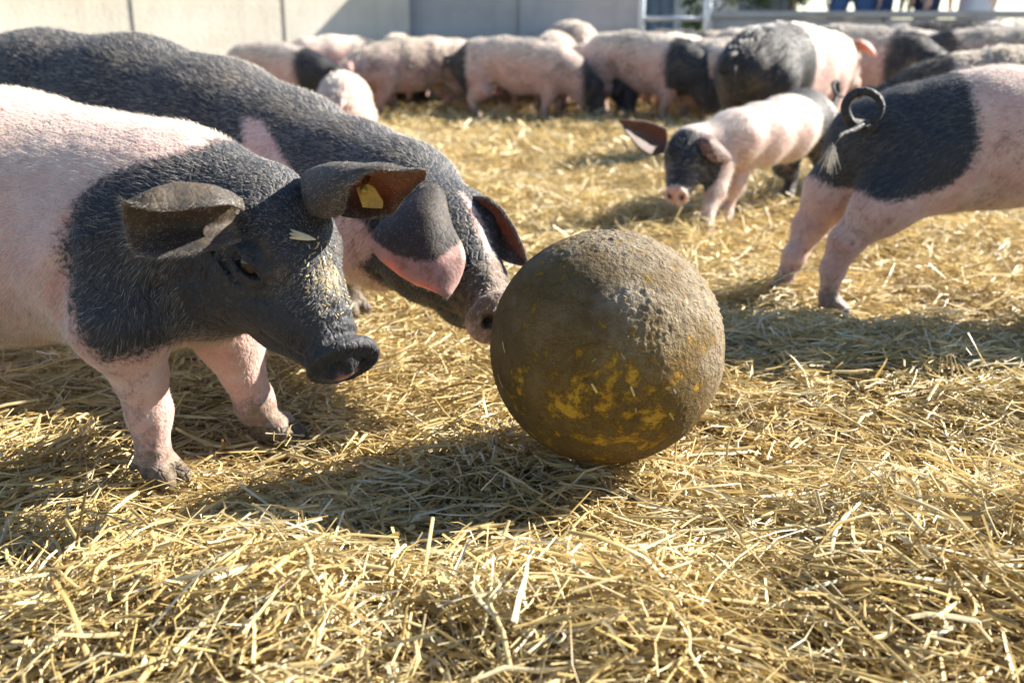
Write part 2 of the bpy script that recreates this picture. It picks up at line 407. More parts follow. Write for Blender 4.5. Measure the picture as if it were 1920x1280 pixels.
def vnormals(V, F):
    n = np.cross(V[F[:, 2]]-V[F[:, 0]], V[F[:, 3]]-V[F[:, 1]]); r = np.zeros_like(V)
    for k in range(4): np.add.at(r, F[:, k], n)
    return r/np.maximum(np.linalg.norm(r, axis=1), 1e-12)[:, None]

# ---------------------------------------------------------------- pig anatomy
EYES = {}; MUZ = .87
def unmuz(h): return np.where(h > .08, .08+(h-.08)/MUZ, h)
def head_prims(f, o, F, Sd, U, s, ds=1.0, dt=0.0):
    """o skull centre; F to the snout, Sd to the pig's right, U forehead; s size"""
    A = np.array([F, Sd, U])
    def q(a, b, c): return o+s*((a if a < .08 else .08+(a-.08)*MUZ)*F+b*Sd+c*U)
    g = 'head'
    f.ell(q(0, 0, 0), A, np.array([.088, .070, .076])*s, .03*s, grp=g)
    f.ell(q(.045, 0, .022), A, np.array([.075, .055, .046])*s, .03*s, grp=g)
    f.chain([q(.05, 0, -.004), q(.13, 0, -.020), q(.196, 0, -.030)], np.array([.058, .0445, .0370])*s, k=.03*s, side=Sd, w=.93, grp=g)
    for m in (-1, 1):
        f.ell(q(.005, m*.040, -.045), A, np.array([.078, .042, .058])*s, .035*s, grp=g)
        f.ell(q(.075, m*.036, -.038), A, np.array([.055, .022, .030])*s, .025*s, grp=g)
        f.cone(q(.022, m*.043, .046), q(.074, m*.044, .036), .016*s, .013*s, .018*s, grp=g)      # brow
        f.cone(q(.12, m*.024, -.008), q(.185, m*.022, -.018), .014*s, .013*s, .014*s, grp=g)     # nose ridge
    f.chain([q(.02, 0, -.072), q(.10, 0, -.073), q(.168, 0, -.062)], np.array([.045, .029, .017])*s, k=.022*s, grp=g)
    f.disc(q(.213, 0, -.029), nrm(F*.99+U*.10*(dt == 0)+Sd*dt-U*.25*dt), nrm(Sd-F*dt), nrm(U*.99-F*.10*(dt == 0)), .0495*s*ds, .0430*s*ds, .0095*s, .0045*s, .007*s, grp=g)
    for m in (-1, 1):
        f.cone(q(.188, m*.024, -.052), q(.135, m*.037, -.060), .0035*s, .004*s, .008*s, sub=True)
        f.cone(q(.135, m*.037, -.060), q(.085, m*.050, -.052), .004*s, .003*s, .008*s, sub=True)
        ec = q(.060, 0, .014); bs = f.surf(ec, Sd*m)/s                                           # eye on the side of the face
        nd = nrm(Sd*m+.25*F+.15*U); T1 = nrm(F-nd*np.dot(F, nd)+.0*U); T2 = nrm(np.cross(T1, nd)); T2 = T2 if np.dot(T2, U) > 0 else -T2
        e0 = ec+Sd*m*bs*s
        E = lambda a, b, c: e0+s*1.2*(a*T1+b*T2+c*nd)
        f.ell(E(0, 0, .006), np.array([T1, T2, nd]), np.array([.031, .023, .015])*s, .008*s, sub=True)
        ring = [E(.023*math.cos(t), .015*math.sin(t), -.001-.003*abs(math.cos(t))) for t in np.linspace(0, 2*math.pi, 15)]
        f.chain(ring, np.full(15, .0042)*s, k=.004*s)
        f.chain([E(-.019, .007, .001), E(-.006, .0095, .0045), E(.008, .009, .0045), E(.020, .002, .001)], np.array([.004, .0058, .0058, .004])*s, k=.004*s)
        f.chain([E(-.017, -.009, .000), E(0, -.0125, .003), E(.017, -.009, .000)], np.array([.003, .0042, .003])*s, k=.004*s)
        for rr, dp in ((.032, .0016), (.041, .0012)):                                             # wrinkles under and over the lids
            f.chain([E(rr*math.cos(t), rr*.72*math.sin(t), .001-(.006 if rr > .035 else .002)) for t in np.linspace(-2.9, -.35, 9)], np.full(9, dp)*s, k=.006*s, sub=True)
            f.chain([E(rr*math.cos(t), rr*.72*math.sin(t), -.002) for t in np.linspace(.5, 2.6, 9)], np.full(9, dp)*s, k=.006*s, sub=True)
        EYES[m] = E(0, 0, -.0115)
        f.ell(q(.228, m*.018, -.026), A, np.array([.016, .0080, .0105])*s, .003*s, sub=True)    # nostril
        for ff, dp in ((.197, .0042), (.178, .0026), (.162, .0020)):                              # creases behind the disc
            pts = []
            for th in np.linspace(-.6, 1.45, 8):
                dd = Sd*m*math.cos(th)+U*math.sin(th); c0 = q(ff, 0, -.030); pts.append(c0+dd*(f.surf(c0, dd, .08)-.0003*s))
            f.chain(pts, np.full(8, dp)*s, k=.005*s, sub=True)
        f.cone(q(-.045, m*.078, .01), q(-.03, m*.075, -.075), .003*s, .004*s, .012*s, sub=True)  # cheek fold
    return q

def patch(ctrl, nu=22, nv=20, thick=.005):
    """closed ear shell from a grid of control points, rows base to tip"""
    c = np.asarray(ctrl, float)
    a = crom(c, nu); a = crom(np.swapaxes(a, 0, 1), nv); a = np.swapaxes(a, 0, 1)
    du = np.gradient(a, axis=0); dv = np.gradient(a, axis=1); n = np.cross(du, dv); n /= np.maximum(np.linalg.norm(n, axis=2), 1e-9)[..., None]
    u, v = np.meshgrid(np.linspace(0, 1, nu), np.linspace(0, 1, nv), indexing='ij')
    sz = np.linalg.norm(c[-1].mean(0)-c[0].mean(0)); a = a+n*(fbm(a/sz, 4.0, 3, 3)*.030*sz*np.clip(u*3, 0, 1))[..., None]
    edge = np.clip(1-np.minimum(np.minimum(v, 1-v), 1-u)*9, 0, 1); a = a-(du/np.maximum(np.linalg.norm(du, axis=2), 1e-9)[..., None])*(edge*np.clip(noise(a/sz, 9, 5), 0, 1)*.05*sz)[..., None]
    th = thick*(.45+.55*np.clip(np.minimum(np.minimum(v, 1-v)*7, (1-u)*7), 0, 1))*(1.5-.5*u)
    T = a+n*th[..., None]*.5; B = a-n*th[..., None]*.5
    V = np.vstack([T.reshape(-1, 3), B.reshape(-1, 3)]); o = nu*nv; Fc = []
    for i in range(nu-1):
        for j in range(nv-1):
            k = i*nv+j; Fc.append((k, k+1, k+nv+1, k+nv)); Fc.append((o+k, o+k+nv, o+k+nv+1, o+k+1))
    def rim(k0, k1): Fc.append((k0, o+k0, o+k1, k1))
    for i in range(nu-1): rim((i+1)*nv, i*nv) if 0 else Fc.append((i*nv, (i+1)*nv, o+(i+1)*nv, o+i*nv)); Fc.append((i*nv+nv-1, o+i*nv+nv-1, o+(i+1)*nv+nv-1, (i+1)*nv+nv-1))
    for j in range(nv-1): Fc.append((j, o+j, o+j+1, j+1)); k = (nu-1)*nv+j; Fc.append((k, k+1, o+k+1, o+k))
    uv = np.vstack([np.stack([u, v], 2).reshape(-1, 2)]*2)
    return V, np.array(Fc), uv

def hair_mesh(V, F, coat, flow, n, length, width, lift=.28, tone_pink=.85, tone_dark=.42, mask=None, seed=1, lenmul=None, tonemul=None, short=False):
    rng = np.random.default_rng(seed)
    nv = vnormals(V, F)
    a = np.linalg.norm(np.cross(V[F[:, 2]]-V[F[:, 0]], V[F[:, 3]]-V[F[:, 1]]), axis=1)
    if mask is not None: a = a*mask[F[:, 0]]
    f = F[rng.choice(len(F), n, p=a/a.sum())]
    r1, r2 = rng.random(n)[:, None], rng.random(n)[:, None]
    if short: length *= 1
    p = (1-r1)*((1-r2)*V[f[:, 0]]+r2*V[f[:, 1]])+r1*((1-r2)*V[f[:, 3]]+r2*V[f[:, 2]])
    nn = nv[f[:, 0]]; fl = flow(p)+.35*np.stack([noise(p, 14, 1), noise(p, 14, 2), noise(p, 14, 3)], 1)+rng.normal(0, .22, (n, 3))
    t = fl-nn*(fl*nn).sum(1)[:, None]; t /= np.maximum(np.linalg.norm(t, axis=1), 1e-6)[:, None]
    L = (length*(.5+rng.random(n))*(1 if lenmul is None else lenmul[f[:, 0]]))[:, None]
    lf = lift*(.4+1.2*rng.random(n))[:, None]
    s = np.cross(t, nn); w = (width*(.7+.6*rng.random(n)))[:, None]
    b0 = p-nn*.0008; b1 = p+t*L*.5+nn*L*lf*.75; b2 = p+t*L+nn*L*lf*.85-np.array([0, 0, 1])*L*.12
    Vh = np.stack([b0-s*w/2, b0+s*w/2, b1-s*w*.4, b1+s*w*.4, b2], 1).reshape(-1, 3)
    k = (np.arange(n)*5)[:, None]
    Fh = np.vstack([k+np.array([0, 1, 3]), k+np.array([0, 3, 2]), k+np.array([2, 3, 4])])
    if short:
        Vh = np.stack([b0-s*w/2, b0+s*w/2, b1+s*w*.3+(b2-b1)*.4, b2], 1).reshape(-1, 3); Fh = (np.arange(n)*4)[:, None]+np.array([0, 1, 2, 3])
    ct = coat[f[:, 0]]
    tone = np.where(ct > 0, tone_dark*(.35+1.2*rng.random(n)), tone_pink*(.75+.4*rng.random(n)))
    if tonemul is not None: tone = tone*tonemul[f[:, 0]]
    return Vh, Fh, np.repeat(np.clip(tone, 0, 1), 4 if short else 5)

def add_hair(root, V, F, coat, flow, n, **kw):
    Vh, Fh, tone = hair_mesh(V, F, coat, flow, n, **kw)
    me = mesh_np('bristles', Vh, Fh, True); fattr(me, 'tone', tone)
    o = link('bristles', me, HAIR, root); o['kind'] = 'stuff'; return o

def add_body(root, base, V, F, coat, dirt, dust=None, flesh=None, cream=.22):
    me = mesh_np('body', V-base, F); fattr(me, 'coat', coat); fattr(me, 'dirt', dirt)
    fattr(me, 'dust', dust if dust is not None else np.zeros(len(V))); fattr(me, 'flesh', flesh if flesh is not None else np.zeros(len(V)))
    fattr(me, 'cream', np.clip(vnormals(V, F)[:, 2]*cream, 0, 1))  # upward faces painted paler, as if whitened by the sun
    return link('body', me, HIDE, root)
def add_ear(root, base, ctrl, coatfn=lambda uv: np.ones(len(uv))*.05, thick=.005, dirt=.15, fleshfn=None, hairs=0):
    V, Fc, uv = patch(ctrl, thick=thick)
    me = mesh_np('ear', V-base, Fc); fattr(me, 'coat', coatfn(uv)); fattr(me, 'dirt', np.full(len(V), dirt)); fattr(me, 'dust', np.zeros(len(V)))
    fattr(me, 'flesh', fleshfn(uv) if fleshfn else np.zeros(len(V)))
    e = link('ear', me, EARM, root)
    if hairs:
        tipd = nrm(np.asarray(ctrl[-1]).mean(0)-np.asarray(ctrl[0]).mean(0)); rim = 1+1.5*(np.minimum(np.minimum(uv[:, 1], 1-uv[:, 1]), 1-uv[:, 0]) < .06)
        Vh, Fh, tn = hair_mesh(V-base, Fc, coatfn(uv), lambda p: tipd+0*p, hairs, length=.0065, width=.00032, lift=.35, tone_dark=.45, tone_pink=.7, mask=rim, seed=9)
        hm = mesh_np('ear_bristles', Vh, Fh); fattr(hm, 'tone', tn); link('ear_bristles', hm, HAIR, e)['kind'] = 'stuff'
    return e, V, Fc
def uvsphere(name, r, seg=16, rings=10):
    import bmesh
    bm = bmesh.new(); bmesh.ops.create_uvsphere(bm, u_segments=seg, v_segments=rings, radius=r)
    for f in bm.faces: f.smooth = True
    me = bpy.data.meshes.new(name); bm.to_mesh(me); bm.free(); return me
def add_eyes(root, base, q, s):
    for m in (-1, 1):
        link('eye', uvsphere('eye', .0185*s, 24, 16), EYE, root, tuple(EYES[m]-base))
def add_tail(root, base, pts, rad, dark=True, n=60):
    path = crom(pts, n); V, Fc = tube(path, np.interp(np.linspace(0, 1, n), np.linspace(0, 1, len(rad)), rad), 10)
    me = poly_mesh('tail', V-base, Fc); k = len(V)
    fattr(me, 'coat', np.full(k, .05 if dark else -.05)); fattr(me, 'dirt', np.full(k, .1)); fattr(me, 'dust', np.zeros(k)); fattr(me, 'flesh', np.zeros(k))
    return link('tail', me, HIDE, root)
def leg(f, pts, rad, k=.03, hoof=None):
    pts = [np.asarray(p, float) for p in pts]
    for i in range(len(pts)-1): f.cone(pts[i], pts[i+1], rad[i], rad[i+1], k=k if i == 0 else (k*.6 if i == 1 else .008), grp='leg')
    if len(pts) > 4: f.ell(pts[3]+np.array([0, 0, .004]), np.eye(3), np.array([1.14, 1.10, 1.35])*rad[3], .012, grp='leg')   # knee or hock knob
    if hoof is not None:                                            # two toes pointing along hoof, and dew claws behind
        o = np.asarray(pts[-1], float); h = nrm(hoof); s = nrm(np.cross(h, [0, 0, 1])); r = rad[-1]
        for m in (-1, 1):
            f.cone(o+s*m*r*.5+h*r*.2, o+s*m*r*.62+h*r*1.35+np.array([0, 0, -r*.55]), r*.78, r*.5, .006, grp='leg')
            f.cone(o+s*m*r*.55-h*r*.7+np.array([0, 0, r*.5]), o+s*m*r*.7-h*r*1.25, r*.4, r*.25, .008, grp='leg')

# ================================================================ SETTING
BALL_C, BALL_R = P(1136, 651, 1.217), .150
def terrain(x, y):
    x = np.asarray(x, float); y = np.asarray(y, float); p = np.stack([x, y, np.zeros_like(x)], -1)
    h = .022*noise(p, 2.6, 3)+.022*noise(p, 6.5, 5)+.015*noise(p, 14, 8)
    h = h+np.clip((y-1.6)/.6, 0, 1)*(.030*np.abs(noise(p, 4.2, 21))-.008)
    h += .062*np.exp(-((x-.48)**2/.05+(y-.98)**2/.022))+.030*np.exp(-((x-.10)**2/.06+(y-.78)**2/.012))
    h += .030*np.exp(-((x+.30)**2/.05+(y-.86)**2/.010))+.03*np.exp(-((x-.80)**2/.06+(y-1.35)**2/.03))
    for fx, fy in ((-.452, 1.165), (-.33, 1.30), (.64, 1.925), (.565, 2.035), (.55, 2.79)): h += .016*np.exp(-((x-fx)**2+(y-fy)**2)/.006)
    w = 1-np.exp(-((x-BALL_C[0])**2+(y-BALL_C[1])**2)/.012)
    return np.where(y > 9, 0, h*w)-.004
gx = np.concatenate([[-400, -120, -40, -15], np.linspace(-7, 8, 151), [15, 40, 120, 400]])
gy = np.concatenate([[-300, -80, -20, -5], np.linspace(-1.5, 9.6, 112), [15, 40, 150, 600]])
X, Y = np.meshgrid(gx, gy, indexing='ij'); Z = terrain(X, Y)-.012
far = (np.abs(X) > 8) | (Y < -1.6) | (Y > 9.5); Z[far] = -.02
nx, ny = X.shape; ii, jj = np.meshgrid(np.arange(nx-1), np.arange(ny-1), indexing='ij'); k0 = (ii*ny+jj).ravel()
ground = link('ground', mesh_np('ground', np.stack([X, Y, Z], -1).reshape(-1, 3), np.stack([k0, k0+ny, k0+ny+1, k0+1], 1)), ground_material())
ground['kind'] = 'structure'

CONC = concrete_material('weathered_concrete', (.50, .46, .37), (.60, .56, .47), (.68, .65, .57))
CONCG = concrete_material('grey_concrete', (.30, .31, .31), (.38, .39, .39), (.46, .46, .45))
def wall(label, p0, p1, h, thick, nseg, m, cap=False):
    """panels stand side by side from p0 to p1, front face on that line"""
    p0 = np.array(p0, float); p1 = np.array(p1, float); L = np.linalg.norm(p1-p0); ang = math.atan2(p1[1]-p0[1], p1[0]-p0[0])
    r = thing('concrete_wall', label, 'wall', (p0[0], p0[1], 0)); r.rotation_euler.z = ang
    w = L/nseg; me = box_mesh('panel', .004, w-.004, 0, thick, -.1, h, .012); me.materials.append(m)
    for i in range(nseg):
        o = link('panel', me, None, r, (i*w, random.uniform(-.006, .006), random.uniform(-.004, .004)))
    co = box_mesh('joint_filler', 0, L, .014, thick-.014, -.1, h-.03); link('joint_filler', co, CONCG, r)
    if cap: link('coping', box_mesh('coping', -.03, L+.03, -.03, thick+.03, h+.006, h+.066, .01), m, r)
    return r
CORNER = (GX(775, 8.6), 8.6)
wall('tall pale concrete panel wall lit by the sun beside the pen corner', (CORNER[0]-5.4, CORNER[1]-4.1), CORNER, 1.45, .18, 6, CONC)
XE = GX(1192, 8.70)
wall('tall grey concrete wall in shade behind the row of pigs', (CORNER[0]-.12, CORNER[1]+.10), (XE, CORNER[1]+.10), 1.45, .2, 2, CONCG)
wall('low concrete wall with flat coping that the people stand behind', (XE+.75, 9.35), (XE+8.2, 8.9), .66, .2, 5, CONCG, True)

# ---------------------------------------------------------------- beyond the walls
GALV = simple('galvanised_steel', (.62, .64, .66), .38, .5, .6, var=(.45, .47, .5), scale=30)
gate = thing('metal_gate', 'galvanised tubular steel gate between the tall and low concrete walls', 'gate', (XE+.06, 9.3, 0))
def part_tube(name, a, b, r, m, root):
    V, Fc = tube([a, (np.array(a)+np.array(b))/2, b], r, 12); return link(name, poly_mesh(name, V, Fc), m, root)
for x in (.03, .62): part_tube('post', (x, 0, -.05), (x, 0, 1.35), .035, GALV, gate)
for z in (.12, .38, .66, .95, 1.25): part_tube('rail', (.03, -.0, z), (.62, 0, z), .021, GALV, gate)
V, Fc = tube(crom([(.62, -.02, .8), (.68, -.05, .83), (.72, -.05, .78), (.68, -.05, .74), (.60, -.04, .76)], 24), .009, 8)
link('latch', poly_mesh('latch', V, Fc), GALV, gate)

BARNW = simple('barn_boards', (.10, .15, .20), .75, var=(.17, .22, .27), scale=6); ROOFM = simple('roof_sheet', (.30, .31, .33), .5, var=(.22, .23, .25), scale=4)
barn = thing('farm_shed', 'distant blue grey farm shed behind the steel gate', 'shed', (4.4, 23, 0))
bx0, bx1, bd, bh = -2.6, 1.7, 5.0, 2.7
wv = [(bx0, 0, -.05), (bx1, 0, -.05), (bx1, bd, -.05), (bx0, bd, -.05), (bx0, 0, bh), (bx1, 0, bh), (bx1, bd, bh), (bx0, bd, bh), (bx0, bd/2, bh+1.3), (bx1, bd/2, bh+1.3)]
link('wall', poly_mesh('wall', wv, [(0, 1, 5, 4), (2, 3, 7, 6), (1, 2, 6, 9, 5), (3, 0, 4, 8, 7)], False), BARNW, barn)
for i in range(18):
    x = bx0+.12+i*(bx1-bx0-.24)/17
    if -.9 < x < .6: continue
    link('board', box_mesh('board', x-.09, x+.09, -.03, -.004, 0, bh-.02), BARNW, barn)
for a, b in ((-.35, bd/2), (bd+.35, bd/2)):
    z0 = bh-.18
    me = poly_mesh('roof', [(bx0-.3, a, z0), (bx1+.3, a, z0), (bx1+.3, b, bh+1.36), (bx0-.3, b, bh+1.36), (bx0-.3, a, z0+.07), (bx1+.3, a, z0+.07), (bx1+.3, b, bh+1.43), (bx0-.3, b, bh+1.43)],
                   [(0, 1, 2, 3), (4, 7, 6, 5), (0, 4, 5, 1), (1, 5, 6, 2), (2, 6, 7, 3), (3, 7, 4, 0)], False)
    link('roof', me, ROOFM, barn)
d = link('door', box_mesh('door', -.85, .55, -.06, -.005, 0, 2.2, .01), simple('door_paint', (.5, .53, .55), .6, var=(.4, .43, .45)), barn)
link('handle', box_mesh('handle', .40, .44, -.10, -.062, .95, 1.2, .008), GALV, d)

LEAF = None
def leaf_material():
    m, ns, ls, b = mat('leaf')
    a = ns.new('ShaderNodeAttribute'); a.attribute_name = 'tone'
    r = ramp(ns, [(0, (.02, .045, .012)), (.6, (.05, .10, .025)), (1, (.10, .15, .04))]); ls.new(a.outputs['Fac'], r.inputs[0])
    ls.new(r.outputs[0], b.inputs['Base Color']); b.inputs['Roughness'].default_value = .5
    return m
LEAF = leaf_material(); BARK = simple('bark', (.09, .065, .045), .9, var=(.16, .12, .08), scale=12, bump=.6)
def tree(label, x, y, h, w, seed, nleaf=5000):
    rng = np.random.default_rng(seed)
    r = thing('broadleaf_tree', label, 'tree', (x, y, -.03), 'trees beyond the pen')
    th = h*.42; Vs, Fs = [], []
    def addt(path, rad):
        V, Fc = tube(path, rad, 8); o = sum(len(v) for v in Vs); Vs.append(V); Fs.extend([tuple(i+o for i in f) for f in Fc])
    addt(crom([(0, 0, 0), (.06, 0, th*.5), (0, .05, th), (.05, 0, h*.85)], 10), np.linspace(.05*h*.6, .02, 10))
    cl = []
    for i in range(14):
        a = rng.random()*6.28; z0 = h*(.22+.5*rng.random()); l = w*(.35+.4*rng.random())
        e = np.array([math.cos(a)*l, math.sin(a)*l, z0+h*.18*rng.random()])
        addt(crom([(0, 0, z0*.8), e*.5+np.array([0, 0, z0*.42]), e], 6), np.linspace(.018*h*.6, .008, 6)); cl.append(e)
    link('trunk', poly_mesh('trunk', np.vstack(Vs), Fs), BARK, r)
    for i in range(26):
        a = rng.random()*6.28; z = h*(.18+.8*rng.random()); rr = w*.62*math.sqrt(max(.05, 1-((z/h-.5)/.52)**2))*math.sqrt(rng.random())
        cl.append(np.array([math.cos(a)*rr, math.sin(a)*rr, z]))
    cl = np.array(cl); c = cl[rng.integers(0, len(cl), nleaf)]
    g = rng.normal(0, 1, (nleaf, 3)); g /= np.linalg.norm(g, axis=1)[:, None]
    p = c+g*(w*.22*rng.random((nleaf, 1))**.45)
    d1 = rng.normal(0, 1, (nleaf, 3)); d1 /= np.linalg.norm(d1, axis=1)[:, None]; d2 = np.cross(d1, rng.normal(0, 1, (nleaf, 3))); d2 /= np.linalg.norm(d2, axis=1)[:, None]
    s = (.05+.05*rng.random((nleaf, 1)))*h/4
    V = np.stack([p-d1*s, p+d2*s*.5, p+d1*s, p-d2*s*.5], 1).reshape(-1, 3); k = np.arange(nleaf)[:, None]*4
    me = mesh_np('crown', V, k+np.array([0, 1, 2, 3]), False); fattr(me, 'tone', np.repeat(rng.random(nleaf), 4)); link('crown', me, LEAF, r)
tree('bushy green tree standing right of the farm shed', 6.1, 23.0, 4.2, 1.8, 3)
tree('dark round tree behind the low wall beside the jeans wearing people', 6.2, 27, 3.6, 1.9, 5)
tree('small pale green tree behind the steel gate', 3.6, 19.5, 3.4, 1.2, 9, 3500)

# people: jeans and coats seen over the low wall
def cloth(name, c, c2): return simple(name, c, .9, .2, var=c2, scale=9, bump=.4, bscale=45)
SKIN = simple('skin', (.55, .36, .27), .5); DENIM = cloth('denim', (.05, .09, .20), (.08, .14, .28)); NAVY = cloth('navy_denim', (.02, .03, .07), (.035, .05, .10))
PALE = cloth('pale_cloth', (.52, .56, .62), (.62, .66, .70)); GREYJ = cloth('grey_jacket', (.12, .13, .14), (.18, .18, .2)); RED = cloth('red_jumper', (.30, .04, .03), (.38, .07, .05)); BOOT = simple('boot_rubber', (.02, .02, .02), .5)
HAIRB = simple('head_hair', (.05, .032, .02), .6, var=(.09, .06, .035), scale=60)
def person(label, loc, yaw, legs_m, top_m, stance=.16, hem=.86, hemr=.16, seed=0):
    root = thing('person', label, 'person', loc, 'people behind the low wall'); root.rotation_euler.z = yaw
    f = Field((-.42, -.40, -.03), (.42, .40, 1.80), .013)
    for m in (-1, 1):
        hip = (0, m*.09, .93); kn = (.02, m*stance*.85, .50); an = (-.01, m*stance, .09)
        f.chain([hip, kn, an], [.100, .066, .046], k=.03, grp='leg')
        f.cone((-.03, m*stance, .035), (.17, m*(stance+.02), .03), .045, .036, .02, grp='shoe')
        sh = (0, m*.185, 1.42); el = (-.03, m*.25, 1.13); wr = (.06, m*.24, .90)
        f.chain([sh, el, wr], [.058, .046, .032], k=.025, grp='arm')
        f.ell((.075, m*.238, .845), np.eye(3), (.03, .016, .05), .012, grp='hand')
        for q, (dx, l) in enumerate(((.033, .065), (.012, .078), (-.008, .072), (-.026, .056))):
            f.chain([(.075+dx*.8, m*.238, .815), (.08+dx, m*.236, .815-l*.5), (.083+dx, m*.222, .815-l)], [.0095, .009, .008], k=.004, grp='hand')
        f.chain([(.10, m*.232, .87), (.13, m*.225, .84), (.135, m*.22, .81)], [.011, .010, .009], k=.006, grp='hand')
    f.cone((0, 0, .95), (0, 0, 1.12), .125, .115, .04, side=np.array([0, 1., 0]), w=1.25, grp='torso')
    f.cone((0, 0, 1.12), (0, 0, 1.36), .12, .125, .04, side=np.array([0, 1., 0]), w=1.35, grp='torso')
    f.cone((0, 0, hem), (0, 0, 1.0), hemr, .13, .02, side=np.array([0, 1., 0]), w=1.15, grp='torso')
    f.cone((0, 0, 1.42), (.01, 0, 1.54), .055, .05, .03, grp='head')
    f.ell((.015, 0, 1.635), np.eye(3), (.095, .075, .115), .02, grp='head')
    f.cone((.10, 0, 1.635), (.118, 0, 1.605), .010, .015, .012, grp='head')
    for m in (-1, 1):
        f.ell((.01, m*.078, 1.63), np.eye(3), (.018, .010, .03), .006, grp='head'); f.ell((.107, m*.032, 1.645), np.eye(3), (.012, .016, .010), .008, sub=True)
    f.cone((.108, -.022, 1.568), (.108, .022, 1.568), .005, .005, .006, sub=True)
    V, F = f.mesh(); gd = {g: f.groupdist(V, g) for g in ('leg', 'shoe', 'arm', 'hand', 'torso', 'head')}
    arr = np.stack([gd[g] for g in ('leg', 'torso', 'head', 'shoe', 'arm', 'hand')], 1); g = arr.argmin(1)
    g[(g == 0) & (V[:, 2] > hem+.02)] = 1
    me = mesh_np('body', V, F)
    for mm in (legs_m, top_m, SKIN, BOOT): me.materials.append(mm)
    mi = np.array([0, 1, 2, 3, 1, 2])[g[F[:, 0]]]; me.polygons.foreach_set('material_index', mi.astype(np.int32))
    link('body', me, None, root)
    h = Field((-.15, -.15, 1.5), (.15, .15, 1.8), .012); h.ell((-.005, 0, 1.66), np.eye(3), (.103, .088, .112), .02); h.ell((.09, 0, 1.60), np.eye(3), (.075, .075, .085), .02, sub=True); h.rough(.006, 60, seed)
    V, F = h.mesh(); link('hair', mesh_np('hair', V, F), HAIRB, root)
    for m in (-1, 1): link('eye', uvsphere('eye', .011, 10, 8), EYE, root, (.098, m*.032, 1.645))
person('person in blue jeans standing with legs apart behind the low wall', (GX(1580, 9.75), 9.75, 0), R(-95), DENIM, GREYJ, .19, .98, .13, 1)
person('person in faded jeans standing close beside the wide legged one', (GX(1625, 10.0), 10.0, 0), R(-70), DENIM, RED, .10, .98, .13, 4)
person('person in dark navy jeans standing sideways behind the low wall', (GX(1720, 9.8), 9.8, 0), R(178), NAVY, RED, .08, .97, .13, 2)
person('person in a long pale coat behind the low wall', (GX(1812, 9.8), 9.8, 0), R(-150), BOOT, PALE, .09, .66, .165, 3)

# ================================================================ BALL
import bmesh
bm = bmesh.new(); bmesh.ops.create_icosphere(bm, subdivisions=7, radius=1.0)
me = bpy.data.meshes.new('shell'); bm.to_mesh(me); bm.free()
co = np.empty(len(me.vertices)*3, np.float32); me.vertices.foreach_get('co', co); co = co.reshape(-1, 3).astype(float)
crust_sunlit = np.clip(fbm(co, 2.2, 3, 2)*1.8+.2+.9*(co@nrm((.75, .15, .62)))+.3*co[:, 2], 0, 1)  # leans sunward: mud lumps, and the side painted pale as sunlit
lump = np.clip(1-np.abs(fbm(co, 17, 4, 4))*5, 0, 1)*.0012+np.clip(fbm(co, 40, 3, 9), 0, 1)*.0032+np.clip(fbm(co, 9, 3, 9), 0, 1)*.002
rad = BALL_R*(1+.004*fbm(co, 2.0, 2, 6))-.0015+lump*crust_sunlit+.0006*fbm(co, 60, 2, 1)
me.vertices.foreach_set('co', (co*rad[:, None]).astype(np.float32).ravel())
bare = (1-crust_sunlit)*.45-.12+.62*np.exp(-((co@nrm((-.05, -.75, -.55))-1)/.28)**2)+.55*np.exp(-((co@nrm((.05, -1, .08))-1)/.16)**2)-.5*np.exp(-((co@nrm((-.15, -.75, .6))-1)/.07)**2)-.25*np.clip(-co[:, 0]-.3, 0, 1)
fattr(me, 'crust_sunlit', np.clip(crust_sunlit*1.3-.15+.25*fbm(co, 12, 3, 3), 0, 1)); fattr(me, 'bare', np.clip(bare, -.5, 1.2))
for p in me.polygons: p.use_smooth = True
ball = thing('rubber_ball', 'big round yellow rubber ball caked in dried mud on the straw', 'ball', (BALL_C[0], BALL_C[1], BALL_C[2]-BALL_R))
me.materials.append(ball_material()); link('shell', me, None, ball, (0, 0, BALL_R))
n = 45; dirs = RNG.normal(0, 1, (n, 3)); dirs /= np.linalg.norm(dirs, axis=1)[:, None]
t1 = np.cross(dirs, RNG.normal(0, 1, (n, 3))); t1 /= np.linalg.norm(t1, axis=1)[:, None]; t2 = np.cross(dirs, t1)
L = (.002+.007*RNG.random((n, 1))**2); w = .0006+.0007*RNG.random((n, 1)); c = dirs*(BALL_R+.0022)
V = np.stack([c-t1*L-dirs*.0012-t2*w, c-t1*L-dirs*.0012+t2*w, c+t2*w, c-t2*w, c+t1*L+t2*w, c+t1*L-t2*w], 1).reshape(-1, 3); k = np.arange(n)[:, None]*6
fm = mesh_np('stuck_straw_chips', V, np.vstack([k+np.array([0, 1, 2, 3]), k+np.array([3, 2, 4, 5])]), False); fattr(fm, 'tone', np.repeat(.15+.6*RNG.random(n), 6))
o = link('stuck_straw_chips', fm, STRAW, ball, (0, 0, BALL_R)); o['kind'] = 'stuff'

# ================================================================ HERO PIGS
AVOID = []                                                          # capsules that loose straw keeps out of
def keep(pts, rad):
    for i in range(len(pts)-1): AVOID.append((np.asarray(pts[i], float), np.asarray(pts[i+1], float), max(rad[i], rad[i+1])*.95))

HUSK = []
